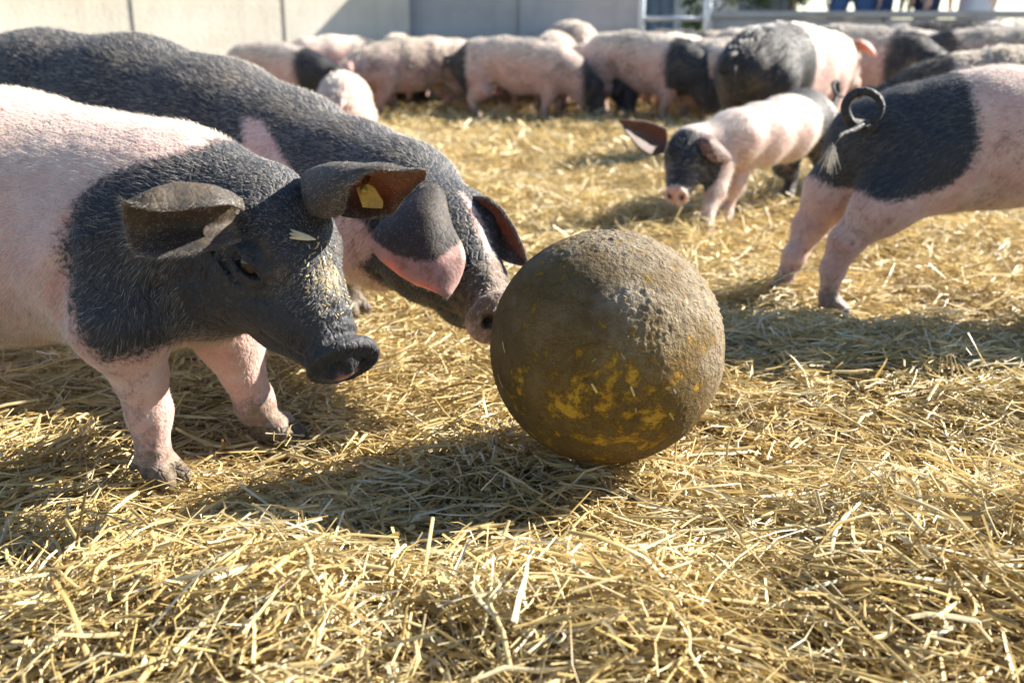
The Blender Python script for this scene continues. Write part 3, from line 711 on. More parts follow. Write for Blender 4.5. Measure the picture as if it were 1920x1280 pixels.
# --- pig with the ear tag, walking up to the ball
def pig_front():
    feetR, feetL = np.array([-.452, 1.165, .010]), np.array([-.330, 1.30, .010])
    base = np.array([-.62, 1.28, 0]); side = nrm([-.25, -.97, 0])
    root = thing('pig', 'pink pig with black head and yellow ear tag sniffing towards the muddy ball', 'pig', tuple(base))
    sk = P(484, 430, 1.175); F = nrm([.61, -.43, -.60]); Sd = np.array([-.52, -.82, 0]); Sd = nrm(Sd-F*np.dot(Sd, F)); U = -np.cross(F, Sd)
    f = Field((-1.32, .90, -.03), (-.10, 1.68, .56), .0041)
    sp = [(-1.16, 1.44, .335), (-1.02, 1.41, .335), (-.84, 1.36, .325), (-.66, 1.315, .312), (-.50, 1.265, .305), (-.405, 1.225, .318), tuple(sk)]
    rd = [.105, .142, .152, .157, .137, .112, .072]
    f.chain(sp, rd, k=.05, side=side, w=.93, grp='torso')
    f.cone((-.47, 1.24, .285), (-.37, 1.205, .275), .112, .085, .06, grp='torso')       # throat and jowl mass
    q = head_prims(f, sk, F, Sd, U, .96, 1.0, .26)
    a = [P(195, 505, 1.17), P(222, 600, 1.135), P(262, 700, 1.15), P(280, 775, 1.165), P(287, 845, 1.165), feetR+[0, 0, .012]]
    ra = [.082, .056, .033, .0245, .0205, .0215]
    leg(f, a, ra, .035, (.9, -.45, 0)); keep(a[2:], ra[2:])
    b = [np.array([-.41, 1.30, .28]), P(432, 632, 1.29), P(456, 700, 1.29), P(478, 760, 1.30), P(500, 800, 1.305), feetL+[0, 0, .012]]
    rb = [.062, .044, .030, .0240, .0205, .0215]
    leg(f, b, rb, .035, (.9, -.35, 0)); keep(b[2:], rb[2:])
    for (hx, hy) in ((-1.09, 1.30), (-1.02, 1.52)):
        pts = [(hx+.06, hy+.02, .30), (hx+.03, hy, .20), (hx-.03, hy, .13), (hx, hy, .06), (hx+.02, hy, .030)]; rr = [.10, .06, .030, .024, .026]
        leg(f, pts, rr, .04, (.95, -.2, 0)); keep(pts[2:], rr[2:])
    for path, r, k in (([(124, 420), (116, 500), (110, 600)], .006, .02), ([(366, 478), (352, 520), (350, 590)], .0055, .010), ([(338, 485), (322, 530), (322, 585)], .004, .010),
                       ([(300, 500), (290, 540), (294, 590)], .003, .010), ([(396, 470), (386, 520), (392, 560)], .003, .010)):
        pts = [f.hit(x, y) for x, y in path]; f.chain(pts, [r*.6, r, r*.5], k=k, sub=True)          # elbow crease and neck folds
    f.rough(.0016, 28, 1); f.rough(.0007, 75, 2)
    V, Fc = f.mesh()
    dl, dh, dt = f.groupdist(V, 'leg'), f.groupdist(V, 'head'), f.groupdist(V, 'torso')
    c0 = np.array([-.36, 1.13, .335]); dv = (V-c0)
    ax = nrm([.97, -.22, -.05]); al = dv@ax
    rr = np.sqrt((np.minimum(al-.05, 0)/.19)**2+(dv[:, 2]/np.where(dv[:, 2] > 0, .094, .225))**2)
    coat = (1-rr)*.12+.008*fbm(V, 16, 2, 5)
    coat_h = (dl < .012) & (V[:, 2] < .030)
    zb = .188+.05*np.clip((V[:, 0]+.40)/.1, -1, 1)*0+.012*fbm(V, 14, 2, 3)
    coat = np.minimum(coat, (V[:, 2]-zb)*.6)
    coat = np.maximum(coat, (.018-dh)*1.0); coat = np.where(coat_h, .02, coat)
    dirt = np.clip((.09-V[:, 2])/.08, 0, 1)*.75*(dl < .012)+.16*np.clip(fbm(V, 5, 2, 9)*3, -.3, 1)
    h = (V-sk)/.96; hf, hs, hu = unmuz(h@F), h@Sd, h@U
    dust = np.clip(1-np.abs(hf-.13)/.07, 0, 1)*np.clip((hu+.02)/.02, 0, 1)*np.clip(1.3-np.abs(hs)/.035, 0, 1)*1.25*(dh < .012)
    flesh = np.clip((hf-.214)/.006, 0, 1)*np.clip(1.4-((hs+.004)/.018)**2-((hu+.042)/.011)**2, 0, 1)*.8
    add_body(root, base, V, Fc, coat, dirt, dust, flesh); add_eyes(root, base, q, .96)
    near = [[P(458, 395, 1.070), P(450, 376, 1.09), P(446, 412, 1.105), P(452, 452, 1.085)],
            [P(420, 384, 1.015), P(408, 355, 1.045), P(402, 420, 1.075), P(400, 468, 1.035)],
            [P(330, 394, .990), P(340, 345, 1.020), P(322, 422, 1.050), P(325, 480, 1.010)],
            [P(272, 390, .975), P(282, 358, .995), P(266, 420, 1.015), P(262, 477, .995)],
            [P(226, 371, .975), P(228, 382, .982), P(232, 415, .985), P(242, 455, .985)]]
    add_ear(root, base, near, dirt=.30, hairs=5000, thick=.0034)
    farr = [[P(612, 408, 1.08), P(578, 392, 1.11), P(568, 330, 1.16), P(610, 345, 1.22), P(640, 405, 1.17)],
            [P(640, 400, 1.045), P(592, 368, 1.07), P(600, 311, 1.13), P(655, 340, 1.205), P(672, 409, 1.15)],
            [P(656, 352, 1.03), P(628, 328, 1.055), P(648, 306, 1.10), P(702, 350, 1.17), P(705, 407, 1.125)],
            [P(695, 328, 1.028), P(688, 317, 1.042), P(698, 312, 1.075), P(735, 355, 1.125), P(738, 394, 1.095)],
            [P(750, 326, 1.030), P(750, 322, 1.037), P(752, 321, 1.055), P(762, 346, 1.080), P(766, 362, 1.070)],
            [P(795, 322, 1.032), P(796, 323, 1.035), P(797, 324, 1.038), P(796, 328, 1.043), P(793, 332, 1.042)]]
    e, _, _ = add_ear(root, base, farr, dirt=.22, hairs=5000, thick=.0034)
    # plastic tag, a five sided plate on a stud
    ps = [(668, 352), (690, 345), (702, 352), (719, 379), (717, 391), (680, 389)]
    fr = [P(x, y, 1.098+(y-345)*.0002) for x, y in ps]; nn = nrm(np.cross(fr[2]-fr[0], fr[4]-fr[0])); nn = nn if nn[1] < 0 else -nn
    Vt = np.vstack([fr, [p-nn*.003 for p in fr]])-base; m6 = len(ps)
    tg = link('ear_tag', poly_mesh('ear_tag', Vt, [tuple(range(m6)), tuple(range(2*m6-1, m6-1, -1))]+[(i, m6+i, m6+(i+1) % m6, (i+1) % m6) for i in range(m6)], False), TAGM, e)
    st = P(682, 356, 1.098); V2, F2 = tube([st-nn*.05-base, st-base, st+nn*.004-base], [.004, .004, .0045], 12); link('stud', poly_mesh('stud', V2, F2), TAGM, e).parent = e
    cand = np.where(dust > .35)[0]; nvv = vnormals(V, Fc); rng = np.random.default_rng(8); ix = rng.choice(cand, 80); n = len(ix)
    c = V[ix]+nvv[ix]*.0012; t = np.cross(nvv[ix], rng.normal(0, 1, (n, 3))); t /= np.linalg.norm(t, axis=1)[:, None]; w2 = np.cross(t, nvv[ix])*(.0004+.0005*rng.random((n, 1))); t = t*(.0008+.0024*rng.random((n, 1)))+nvv[ix]*.0008*rng.normal(0, 1, (n, 1))
    cm = mesh_np('stuck_chaff', np.stack([c-t-w2, c-t+w2, c+t+w2, c+t-w2], 1).reshape(-1, 3)-base, np.arange(n)[:, None]*4+np.array([0, 1, 2, 3]), False); fattr(cm, 'tone', np.repeat(.35+.6*rng.random(n), 4))
    link('stuck_chaff', cm, STRAW, root)['kind'] = 'stuff'
    HUSK.append(f.hit(568, 446))
    fl = lambda p: np.array([-.95, .25, -.10])+np.clip((.36-p[:, 2])/.1, 0, 1.6)[:, None]*np.array([.15, 0, -.75])
    msk = np.where(dl < .01, .55, 1.0)*np.where((hf > .17) & (dh < .02), .15, 1)*np.where(V[:, 0] < -.95, .5, 1)*(V[:, 2] > .07)*np.where(np.linalg.norm(np.stack([hf-.06, np.abs(hs)-.055, hu-.014], 1), axis=1) < .034, .04, 1)
    Vb = V-base
    add_hair(root, Vb, Fc, coat, lambda p: fl(p+base), 84000, length=.0115, width=.00036, tone_dark=.34, mask=msk*np.where((dh < .02) & (hu > 0), 1.8, 1)*np.where((dh < .02) & (hu < -.01), .5, 1), seed=1, tone_pink=.70, tonemul=np.where((dh < .02) & (hu < .0), .55, 1.)*np.where(coat > 0, 1+.35*np.clip(nvv[:, 2], 0, 1), 1+.25*np.clip(nvv[:, 2], 0, 1)), lenmul=np.where(dh < .02, .42, 1)*np.where((dl < .01) & (V[:, 2] < .2), .38, 1))  # tone paints sun on upward bristles and shade on the cheeks
    return root
pig_front()

# --- dark pig nudging the ball
def pig_dark():
    base = np.array([-.62, 2.1, 0]); side = nrm([-.45, -.88, 0])
    root = thing('pig', 'large black pig with pink patches pushing its snout against the muddy ball', 'pig', tuple(base))
    HS = 1.06
    sk = P(822, 432, 1.565); sn = P(952, 578, 1.375); F = nrm(sn-sk); Sd = np.array([-.95, -.30, .0]); Sd = nrm(Sd-F*np.dot(Sd, F)); U = -np.cross(F, Sd)
    f = Field((-1.62, 1.22, -.03), (.13, 2.72, .60), .0060)
    sp = [(-1.42, 2.42, .36), (-1.26, 2.36, .365), (-1.02, 2.27, .365), (-.80, 2.18, .355), (-.60, 2.06, .325), (-.44, 1.95, .290), (-.29, 1.80, .275), (-.19, 1.68, .272), tuple(sk)]
    rd = [.13, .165, .178, .178, .165, .145, .115, .095, .070]
    f.chain(sp, rd, k=.06, side=side, w=.93, grp='torso')
    f.cone((-.40, 1.88, .24), (-.22, 1.66, .215), .115, .085, .06, grp='torso')
    q = head_prims(f, sk, F, Sd, U, HS)
    a = [(-.36, 1.93, .22), (-.345, 1.935, .15), (-.335, 1.94, .09), (-.332, 1.945, .03)]; ra = [.075, .045, .030, .027]
    leg(f, a, ra, .04, (.7, -.6, 0)); keep(a[1:], ra[1:])
    a = [(-.58, 2.12, .22), (-.60, 2.15, .15), (-.60, 2.15, .09), (-.59, 2.14, .03)]
    leg(f, a, ra, .04, (.7, -.6, 0)); keep(a[1:], ra[1:])
    for (hx, hy) in ((-1.30, 2.24), (-1.22, 2.50)):
        pts = [(hx+.06, hy, .32), (hx+.05, hy, .20), (hx-.02, hy, .14), (hx, hy, .06), (hx+.02, hy, .03)]; rr = [.12, .07, .034, .027, .028]
        leg(f, pts, rr, .04, (.9, -.4, 0)); keep(pts[2:], rr[2:])
    f.rough(.002, 22, 4)
    V, Fc = f.mesh(); dl, dh = f.groupdist(V, 'leg'), f.groupdist(V, 'head')
    h = (V-sk)/HS; hf, hs, hu = unmuz(h@F), h@Sd, h@U
    nz = .012*fbm(V, 18, 2, 6)
    coat = np.full(len(V), .06)
    def blob(c, r): return 1-np.sqrt((((V-c)/np.array(r))**2).sum(1))
    pl, pr, pt = P(470, 270, 1.87)[0], P(500, 222, 1.87), P(495, 222, 1.87)[2]
    tri = np.minimum.reduce([V[:, 0]-pl, (pt-V[:, 2])*1.2, pr[0]+(pt-V[:, 2])*.95-V[:, 0]])*.8
    pk = np.maximum.reduce([tri, blob(P(655, 450, 1.58), (.042, .09, .042))*.05, -np.abs(hs+.016)*1.0+.0045+.01*(hf-.06)-.8*np.maximum(0, -(hf-.03))])
    pk = np.where((pk < 0) & (hf > .188) & (dh < .02), (hf-.188)*.6, pk)
    coat = np.minimum(coat, -pk+nz*.5); coat = np.where((dl < .02) & (V[:, 2] < .2), .05, coat)
    coat = np.where(np.linalg.norm(np.stack([hf-.224, np.abs(hs)-.018, hu+.026], 1), axis=1) < .012, .05, coat)  # nostrils coloured dark for the shade inside the holes
    dirt = np.clip((.12-V[:, 2])/.1, 0, 1)*.8*(dl < .012)+.1+.3*(hf > .15)*(dh < .02)
    dust = np.clip(1-np.abs(hf-.10)/.09, 0, 1)*np.clip(1-np.abs(hs)/.03, 0, 1)*.9*(hu > 0)*(dh < .02)
    add_body(root, base, V, Fc, coat, dirt, dust); add_eyes(root, base, q, HS)
    ear = [[P(775, 372, 1.50), P(795, 350, 1.49), P(815, 348, 1.49), P(835, 372, 1.48)],
           [P(728, 405, 1.455), P(765, 402, 1.425), P(805, 402, 1.415), P(846, 420, 1.425)],
           [P(698, 440, 1.43), P(745, 460, 1.395), P(800, 462, 1.380), P(868, 460, 1.40)],
           [P(712, 486, 1.41), P(760, 512, 1.375), P(815, 522, 1.362), P(872, 492, 1.38)],
           [P(775, 530, 1.39), P(802, 544, 1.37), P(838, 557, 1.352), P(858, 532, 1.372)]]
    def ec(uv):
        u, v = uv[:, 0], uv[:, 1]
        e = (.66-.22*np.clip(v-.72, 0, 1)*3+.10*(v-.5)) - u
        return (e-.06)*.30
    add_ear(root, base, ear, ec, .0055, .12, hairs=3500)
    ear = [[P(880, 368, 1.53), P(893, 400, 1.54), P(900, 440, 1.51)],
           [P(915, 372, 1.50), P(922, 412, 1.53), P(914, 458, 1.49)],
           [P(950, 403, 1.485), P(948, 442, 1.515), P(944, 486, 1.475)],
           [P(976, 448, 1.47), P(973, 472, 1.485), P(972, 496, 1.465)],
           [P(989, 491, 1.46), P(988, 494, 1.462), P(985, 497, 1.46)]]
    add_ear(root, base, ear, thick=.0055, dirt=.3, hairs=3000)
    add_tail(root, base, [(-1.53, 2.45, .42), (-1.60, 2.48, .42), (-1.63, 2.44, .38), (-1.60, 2.42, .34), (-1.58, 2.47, .33)], [.016, .012, .008, .005])
    Vb = V-base
    fl = lambda p: np.array([-.75, .55, -.15])+np.clip((.40-p[:, 2])/.12, 0, 1.5)[:, None]*np.array([.1, 0, -.6])
    msk = np.where(dl < .01, .4, 1.0)*np.where((hf > .17) & (dh < .02), .3, 1)*np.where(V[:, 0] < -1.2, .2, 1)*np.where(V[:, 1] > 2.35, .3, 1)*(V[:, 2] > .1)
    add_hair(root, Vb, Fc, coat, lambda p: fl(p+base), 62000, length=.0135, width=.00050, lift=.30, tone_dark=.34, mask=msk, seed=2, tonemul=1+.45*np.clip(vnormals(V, Fc)[:, 2], 0, 1), lenmul=np.where(dh < .02, .45, 1))  # upward bristles toned lighter, sunlight painted on the back
pig_dark()

# --- spotted piglet facing the camera
def pig_small():
    base = np.array([.72, 3.0, 0]); side = nrm([-.75, -.65, 0])
    root = thing('pig', 'small cream piglet with black face and wide ears walking out from the herd', 'pig', tuple(base))
    sk = P(1293, 283, 2.90); F = nrm([-.34, -.76, -.55]); Sd = nrm([-.93, .36, 0]); Sd = nrm(Sd-F*np.dot(Sd, F)); U = -np.cross(F, Sd)
    f = Field((.36, 2.55, -.03), (1.22, 3.72, .42), .0062)
    sp = [(1.03, 3.45, .245), (.95, 3.34, .25), (.85, 3.19, .240), (.74, 3.06, .232), (.655, 2.98, .232), tuple(sk)]
    f.chain([np.array(p)+[0, 0, .018] for p in sp[:-1]]+[sp[-1]], [.076, .094, .094, .087, .076, .062], k=.04, side=side, w=.95, grp='torso')
    q = head_prims(f, sk, F, Sd, U, .84, .84)
    def lg(pts, rr, d): leg(f, pts, rr, .03, d); keep(pts[2:], rr[2:])
    lg([(.60, 2.90, .18), (.585, 2.86, .11), (.56, 2.82, .06), (.55, 2.79, .022)], [.040, .027, .019, .020], (-.5, -.8, 0))
    lg([(.69, 3.02, .19), (.672, 3.00, .11), (.655, 3.0, .06), (.645, 2.985, .022)], [.040, .027, .019, .020], (-.5, -.8, 0))
    for d in (-.06, .06): lg([(.98+d, 3.36-d*.6, .2), (.985+d, 3.35-d*.6, .12), (1.02+d, 3.39-d*.6, .08), (1.0+d, 3.36-d*.6, .022)], [.075, .042, .022, .022], (-.5, -.8, 0))
    f.rough(.0015, 26, 7)
    V, Fc = f.mesh(); dl, dh = f.groupdist(V, 'leg'), f.groupdist(V, 'head'); h = (V-sk)/.84; hf, hs, hu = unmuz(h@F), h@Sd, h@U
    nz = .02*fbm(V, 12, 2, 2)
    coat = np.maximum((hf+.035-.25*np.maximum(0, hu-.02))*.5*np.where(dh < .03, 1, 0)-.05*(dh >= .03), ((V-np.array([.90, 3.27, 0]))@nrm([.55, .84, .0]))*.6-.035*(V[:, 2] < .17))+nz*.5
    coat = np.where((hf > .195) & (dh < .02), -.03, coat)
    flesh = np.clip((hf-.198)/.01, 0, 1)*(dh < .02)*.45
    dirt = np.clip((.08-V[:, 2])/.08, 0, 1)*.6+.03
    coat = np.where(np.linalg.norm(np.stack([hf-.224, np.abs(hs)-.018, hu+.026], 1), axis=1) < .012, .05, coat); flesh = np.where(coat > .03, 0, flesh)  # shade of the nostril holes painted with the dark coat
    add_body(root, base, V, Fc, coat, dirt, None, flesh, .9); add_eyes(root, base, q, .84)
    E1 = [[P(1250, 240, 2.87), P(1250, 264, 2.88), P(1242, 288, 2.87)], [P(1212, 227, 2.83), P(1218, 258, 2.87), P(1220, 292, 2.83)],
          [P(1182, 225, 2.80), P(1192, 250, 2.83), P(1197, 278, 2.80)], [P(1160, 224, 2.79), P(1164, 231, 2.79), P(1172, 246, 2.79)]]
    add_ear(root, base, E1, thick=.005, dirt=.1, fleshfn=lambda uv: np.full(len(uv), .10))
    E2 = [[P(1303, 258, 2.88), P(1302, 266, 2.85), P(1306, 280, 2.86)], [P(1330, 252, 2.88), P(1328, 266, 2.81), P(1322, 292, 2.81)],
          [P(1352, 268, 2.90), P(1350, 280, 2.83), P(1340, 304, 2.81)], [P(1375, 296, 2.89), P(1372, 300, 2.87), P(1362, 304, 2.85)]]
    add_ear(root, base, E2, lambda uv: np.full(len(uv), .002), thick=.005, dirt=.1)  # coat set half pale, painting the ear's sunlit glare
    t = P(1572, 188, 3.46)
    add_tail(root, base, [t+[-.02, -.01, -.02], t+[.0, .02, .02], t+[-.01, 0, .06], t+[-.03, -.02, .05], t+[-.02, -.04, .02], t+[.02, -.03, .01]], [.010, .008, .006, .003])
    fl = lambda p: np.array([.55, .8, -.3])+0*p
    add_hair(root, V-base, Fc, coat, fl, 26000, length=.014, width=.0008, tone_pink=.95, mask=np.where(dh < .01, .5, 1)*(V[:, 2] > .07), seed=3)
pig_small()

# --- pig leaving to the right, seen from behind
def pig_rear():
    base = np.array([1.05, 1.95, 0]); side = nrm([-.17, -.98, 0])
    root = thing('pig', 'pink pig with black rump and tightly curled tail striding away past the ball', 'pig', tuple(base))
    hd = np.array([1.68, 1.80, .37]); F = nrm([.8, -.2, -.55]); Sd = nrm([-.24, -.97, 0]); Sd = nrm(Sd-F*np.dot(Sd, F)); U = -np.cross(F, Sd)
    f = Field((.46, 1.50, -.03), (2.0, 2.26, .56), .0063)
    sp = [(.715, 2.005, .335), (.80, 1.995, .330), (.92, 1.965, .350), (1.10, 1.93, .365), (1.28, 1.895, .365), (1.42, 1.865, .36), (1.54, 1.84, .37), tuple(hd)]
    f.chain(sp, [.090, .116, .125, .132, .135, .125, .108, .072], k=.05, side=side, w=.93, grp='torso')
    q = head_prims(f, hd, F, Sd, U, 1.0)
    n1 = [(.80, 1.93, .30), P(1655, 385, 1.90), P(1590, 448, 1.91), P(1562, 505, 1.92), P(1552, 555, 1.93), (.642, 1.925, .030)]
    r1 = [.090, .055, .032, .0215, .018, .020]
    leg(f, n1, r1, .04, (.95, -.25, 0)); keep(n1[2:], r1[2:])
    f.cone(P(1590, 452, 1.91), P(1572, 452, 1.925), .022, .014, .03, grp='leg')
    n2 = [(.73, 2.06, .30), P(1560, 360, 2.05), P(1520, 425, 2.06), P(1487, 485, 2.05), P(1465, 535, 2.04), (.565, 2.035, .030)]
    leg(f, n2, r1, .04, (.95, -.25, 0)); keep(n2[2:], r1[2:])
    f.cone(P(1518, 425, 2.06), P(1502, 424, 2.07), .022, .014, .03, grp='leg')
    for (x, y) in ((1.36, 1.80), (1.46, 1.97)): leg(f, [(x, y, .28), (x+.01, y, .17), (x+.0, y, .09), (x+.01, y, .03)], [.075, .042, .026, .025], .035, (.95, -.2, 0))
    f.rough(.0018, 24, 5)
    V, Fc = f.mesh(); dl, dh = f.groupdist(V, 'leg'), f.groupdist(V, 'head')
    nz = .012*fbm(V, 14, 2, 8)
    c = P(1650, 250, 1.90); dv = V-c
    coat = (1-np.sqrt((dv[:, 0]/.165)**2+(np.maximum(0, -dv[:, 2])/.118)**2+(np.maximum(0, dv[:, 2])/.9)**2))*.12+nz
    coat = np.maximum(coat, (V[:, 0]-1.52)*.4)
    dirt = np.clip((.10-V[:, 2])/.1, 0, 1)*.9*(dl < .012)+.05
    add_body(root, base, V, Fc, coat, dirt); add_eyes(root, base, q, 1.0)
    for m in (-1, 1): add_ear(root, base, generic_ear(q, m, 1.0, .12, .085))
    tp = [P(1650, 226, 1.95), P(1632, 236, 1.925)]+[P(1621+(37-.5*k)*math.cos(t), 203+(36-.7*k)*math.sin(t), 1.900-.02*k/9) for k, t in enumerate(np.linspace(2.2, 2.2+5.5, 15))]+[P(1602, 243, 1.835), P(1580, 252, 1.812), P(1565, 266, 1.802), P(1558, 285, 1.800)]
    add_tail(root, base, tp, [.014, .0105, .0092, .0086, .0080, .0075, .0070, .0062, .0054, .0042, .002], n=90)
    # tuft of pale hair at the tail's end
    e = P(1561, 276, 1.800); n = 110; rng = np.random.default_rng(5)
    s = e+rng.normal(0, .003, (n, 3)); t = s+np.array([-.004, 0, -.034])*(.4+.8*rng.random((n, 1)))+rng.normal(0, .007, (n, 3)); w = np.array([.0005, 0, .0002])
    Vt = np.stack([s-w, s+w, t+w*.3, t-w*.3], 1).reshape(-1, 3)-base; k = np.arange(n)[:, None]*4
    tm = mesh_np('tail_tuft', Vt, k+np.array([0, 1, 2, 3])); fattr(tm, 'tone', np.repeat(.35+.6*rng.random(n), 4)); link('tail_tuft', tm, HAIR, root)
    fl = lambda p: np.array([-.9, .1, -.1])+np.clip((.40-(p[:, 2]))/.12, 0, 1.5)[:, None]*np.array([.1, 0, -.7])
    add_hair(root, V-base, Fc, coat, fl, 42000, length=.014, width=.00042, tone_dark=.26, tone_pink=.70, tonemul=1+.35*np.clip(vnormals(V, Fc)[:, 2], 0, 1), mask=np.where(dl < .01, .5, 1.0)*np.where(V[:, 0] > 1.25, .25, 1)*(V[:, 2] > .08), seed=4)  # bristle tone lifted on top to paint a sunlit back

def generic_ear(q, m, s, L, Wd, droop=.5):
    """ear rooted on the skull; q head frame, m side"""
    rows = []
    for t, w in ((0, .55), (.35, 1.0), (.7, .78), (1, .10)):
        cx = -.005+L*t*.45; cy = m*(.046+L*t*.75); cz = .055+L*(.40*t-droop*t*t)
        hw = Wd*w/2
        rows.append([q(cx+hw*.9, cy+m*hw*.1, cz-.012*w), q(cx, cy, cz+.018*w), q(cx-hw*.9, cy-m*hw*.1, cz-.008*w)])
    return rows
pig_rear()

# ================================================================ THE HERD
def herd_shape(kind):
    f = Field((-.62, -.30, -.03), (.86, .30, .62), .0165)
    side = np.array([0, -1.0, 0])
    arch = {'root': .02, 'level': 0, 'step': .01, 'nose': .03}[kind]
    sp = [(-.37, 0, .335), (-.27, 0, .345+arch), (-.10, 0, .355+arch), (.08, 0, .345+arch*.5), (.24, 0, .335)]
    rd = [.105, .135, .140, .146, .134]
    if kind in ('root', 'nose'):
        sk = np.array([.445, 0, .215]); F = nrm([.58, 0, -.81]); sp += [(.345, 0, .285), tuple(sk)]
    elif kind == 'level':
        sk = np.array([.475, 0, .37]); F = nrm([.88, 0, -.48]); sp += [(.36, 0, .35), tuple(sk)]
    else:
        sk = np.array([.465, .04, .30]); F = nrm([.74, .18, -.65]); sp += [(.355, .01, .32), tuple(sk)]
    rd += [.112, .072]
    Sd = nrm(np.cross(F, [0, 0, 1.0])); U = np.cross(Sd, F)
    f.chain(sp, rd, k=.05, side=side, w=.93, grp='torso')
    for m in (-1, 1):
        f.ell((-.285, m*.062, .275), np.eye(3), (.105, .068, .135), .03, grp='torso'); f.ell((.235, m*.068, .29), np.eye(3), (.075, .055, .115), .03, grp='torso')
    f.cone((.0, 0, .29), (.2, 0, .29), .12, .115, .06, side=side, w=.9, grp='torso')
    q = head_prims(f, sk, F, Sd, U, 1.0)
    st = {'root': .03, 'level': .0, 'step': .07, 'nose': -.03}[kind]
    for m in (-1, 1):
        d = st*m
        leg(f, [(.22, m*.07, .26), (.22+d*.5, m*.078, .17), (.215+d, m*.078, .09), (.215+d*1.1, m*.078, .032)], [.075, .043, .026, .026], .035, (1, 0, 0))
        leg(f, [(-.27, m*.065, .29), (-.24-d*.6, m*.085, .20), (-.325-d*.9, m*.080, .135), (-.305-d, m*.078, .07), (-.295-d, m*.078, .032)], [.105, .062, .032, .025, .026], .035, (1, 0, 0))
    f.cone((-.475, 0, .35), (-.43, 0, .17), .010, .014, .03, sub=True); f.cone((-.14, .145, .30), (-.17, .115, .20), .010, .008, .03, sub=True); f.cone((-.14, -.145, .30), (-.17, -.115, .20), .010, .008, .03, sub=True)
    f.rough(.004, 11, 2)
    V, Fc = f.mesh(); gd = {g: f.groupdist(V, g) for g in ('leg', 'head', 'torso')}
    ears = []
    for m in (-1, 1): ears.append(patch(generic_ear(q, m, 1.0, .125, .09, .62), 12, 9, .007))
    eyes = [EYES[m] for m in (-1, 1)]
    tp = crom([(-.44, 0, .395), (-.492, 0, .39), (-.515, .015, .365), (-.505, .03, .335), (-.485, .015, .33), (-.485, -.015, .355), (-.51, -.03, .34), (-.515, -.03, .30)], 28)
    tail = tube(tp, np.linspace(.014, .004, 28), 8)
    snout = unmuz((V-sk)@F)
    return dict(N=vnormals(V, Fc), V=V, F=Fc, gd=gd, ears=ears, eyes=eyes, tail=tail, snout=snout)
SHAPES = {k: herd_shape(k) for k in ('root', 'level', 'step', 'nose')}
EYEM = uvsphere('eye', .018, 12, 8); EYEM.materials.append(EYE)
def herd_pig(label, px, Y, yaw, s, kind, front=9, rump=-9, seed=0, pinkleg=True, X=None, z=0.0):
    sh = SHAPES[kind]; V, gd = sh['V'], sh['gd']
    root = thing('pig', label, 'pig', (GX(px, Y) if X is None else X, Y, z), 'herd of pigs at the back of the pen')
    s *= 1.06; root.rotation_euler.z = R(yaw); root.scale = (s, s, s)
    nz = .05*fbm(V, 5, 3, seed+.5)
    coat = np.maximum(V[:, 0]-front, rump-V[:, 0])*.35+nz*.3
    if pinkleg: coat = np.where((gd['leg'] < .012) & (V[:, 2] < .2), -.05, coat)
    coat = np.where((sh['snout'] > .2) & (gd['head'] < .02), -.02, coat)
    me = mesh_np('body', V, sh['F']); fattr(me, 'coat', coat); fattr(me, 'dirt', np.clip((.12-V[:, 2])/.12, 0, 1)*.7+.12+.06*(seed % 5)+.2*noise(V, 4, seed)); fattr(me, 'dust', np.zeros(len(V)))
    fattr(me, 'flesh', np.clip((sh['snout']-.2)/.01, 0, 1)*(gd['head'] < .02)*.6)
    fattr(me, 'cream', np.clip((sh['N'][:, 2]*.55+(V[:, 2]-.33)*3.0), 0, 1)*(.6+.4*(seed*37 % 10)/10)*(gd['leg'] > .01)); link('body', me, HIDE, root)  # upper backs coloured paler to stand for sunlit tops
    nz_ = sh['N'][:, 2]
    Vh, Fh, tn = hair_mesh(V, sh['F'], coat, lambda p: np.array([-.9, 0, -.25])+0*p, 3200, length=.026, width=.0017, lift=.22, tone_pink=.9, tone_dark=.22, mask=np.clip(nz_+.25, .03, 1)*(V[:, 2] > .15), seed=seed, short=True)
    hm = mesh_np('bristles', Vh, Fh); fattr(hm, 'tone', tn); link('bristles', hm, HAIR, root)['kind'] = 'stuff'
    hd = front < 1
    for (EV, EF, uv) in sh['ears']:
        m2 = mesh_np('ear', EV, EF)
        for nm, v in (('coat', .05 if hd else -.05), ('dirt', .1), ('dust', 0), ('flesh', 0)): fattr(m2, nm, np.full(len(EV), v))
        link('ear', m2, EARM, root)
    for e in sh['eyes']: link('eye', EYEM, None, root, tuple(e))
    TV, TF = sh['tail']; m3 = poly_mesh('tail', TV, TF)
    for nm, v in (('coat', .05 if rump > -1 else -.05), ('dirt', .1), ('dust', 0), ('flesh', 0)): fattr(m3, nm, np.full(len(TV), v))
    link('tail', m3, HIDE, root)
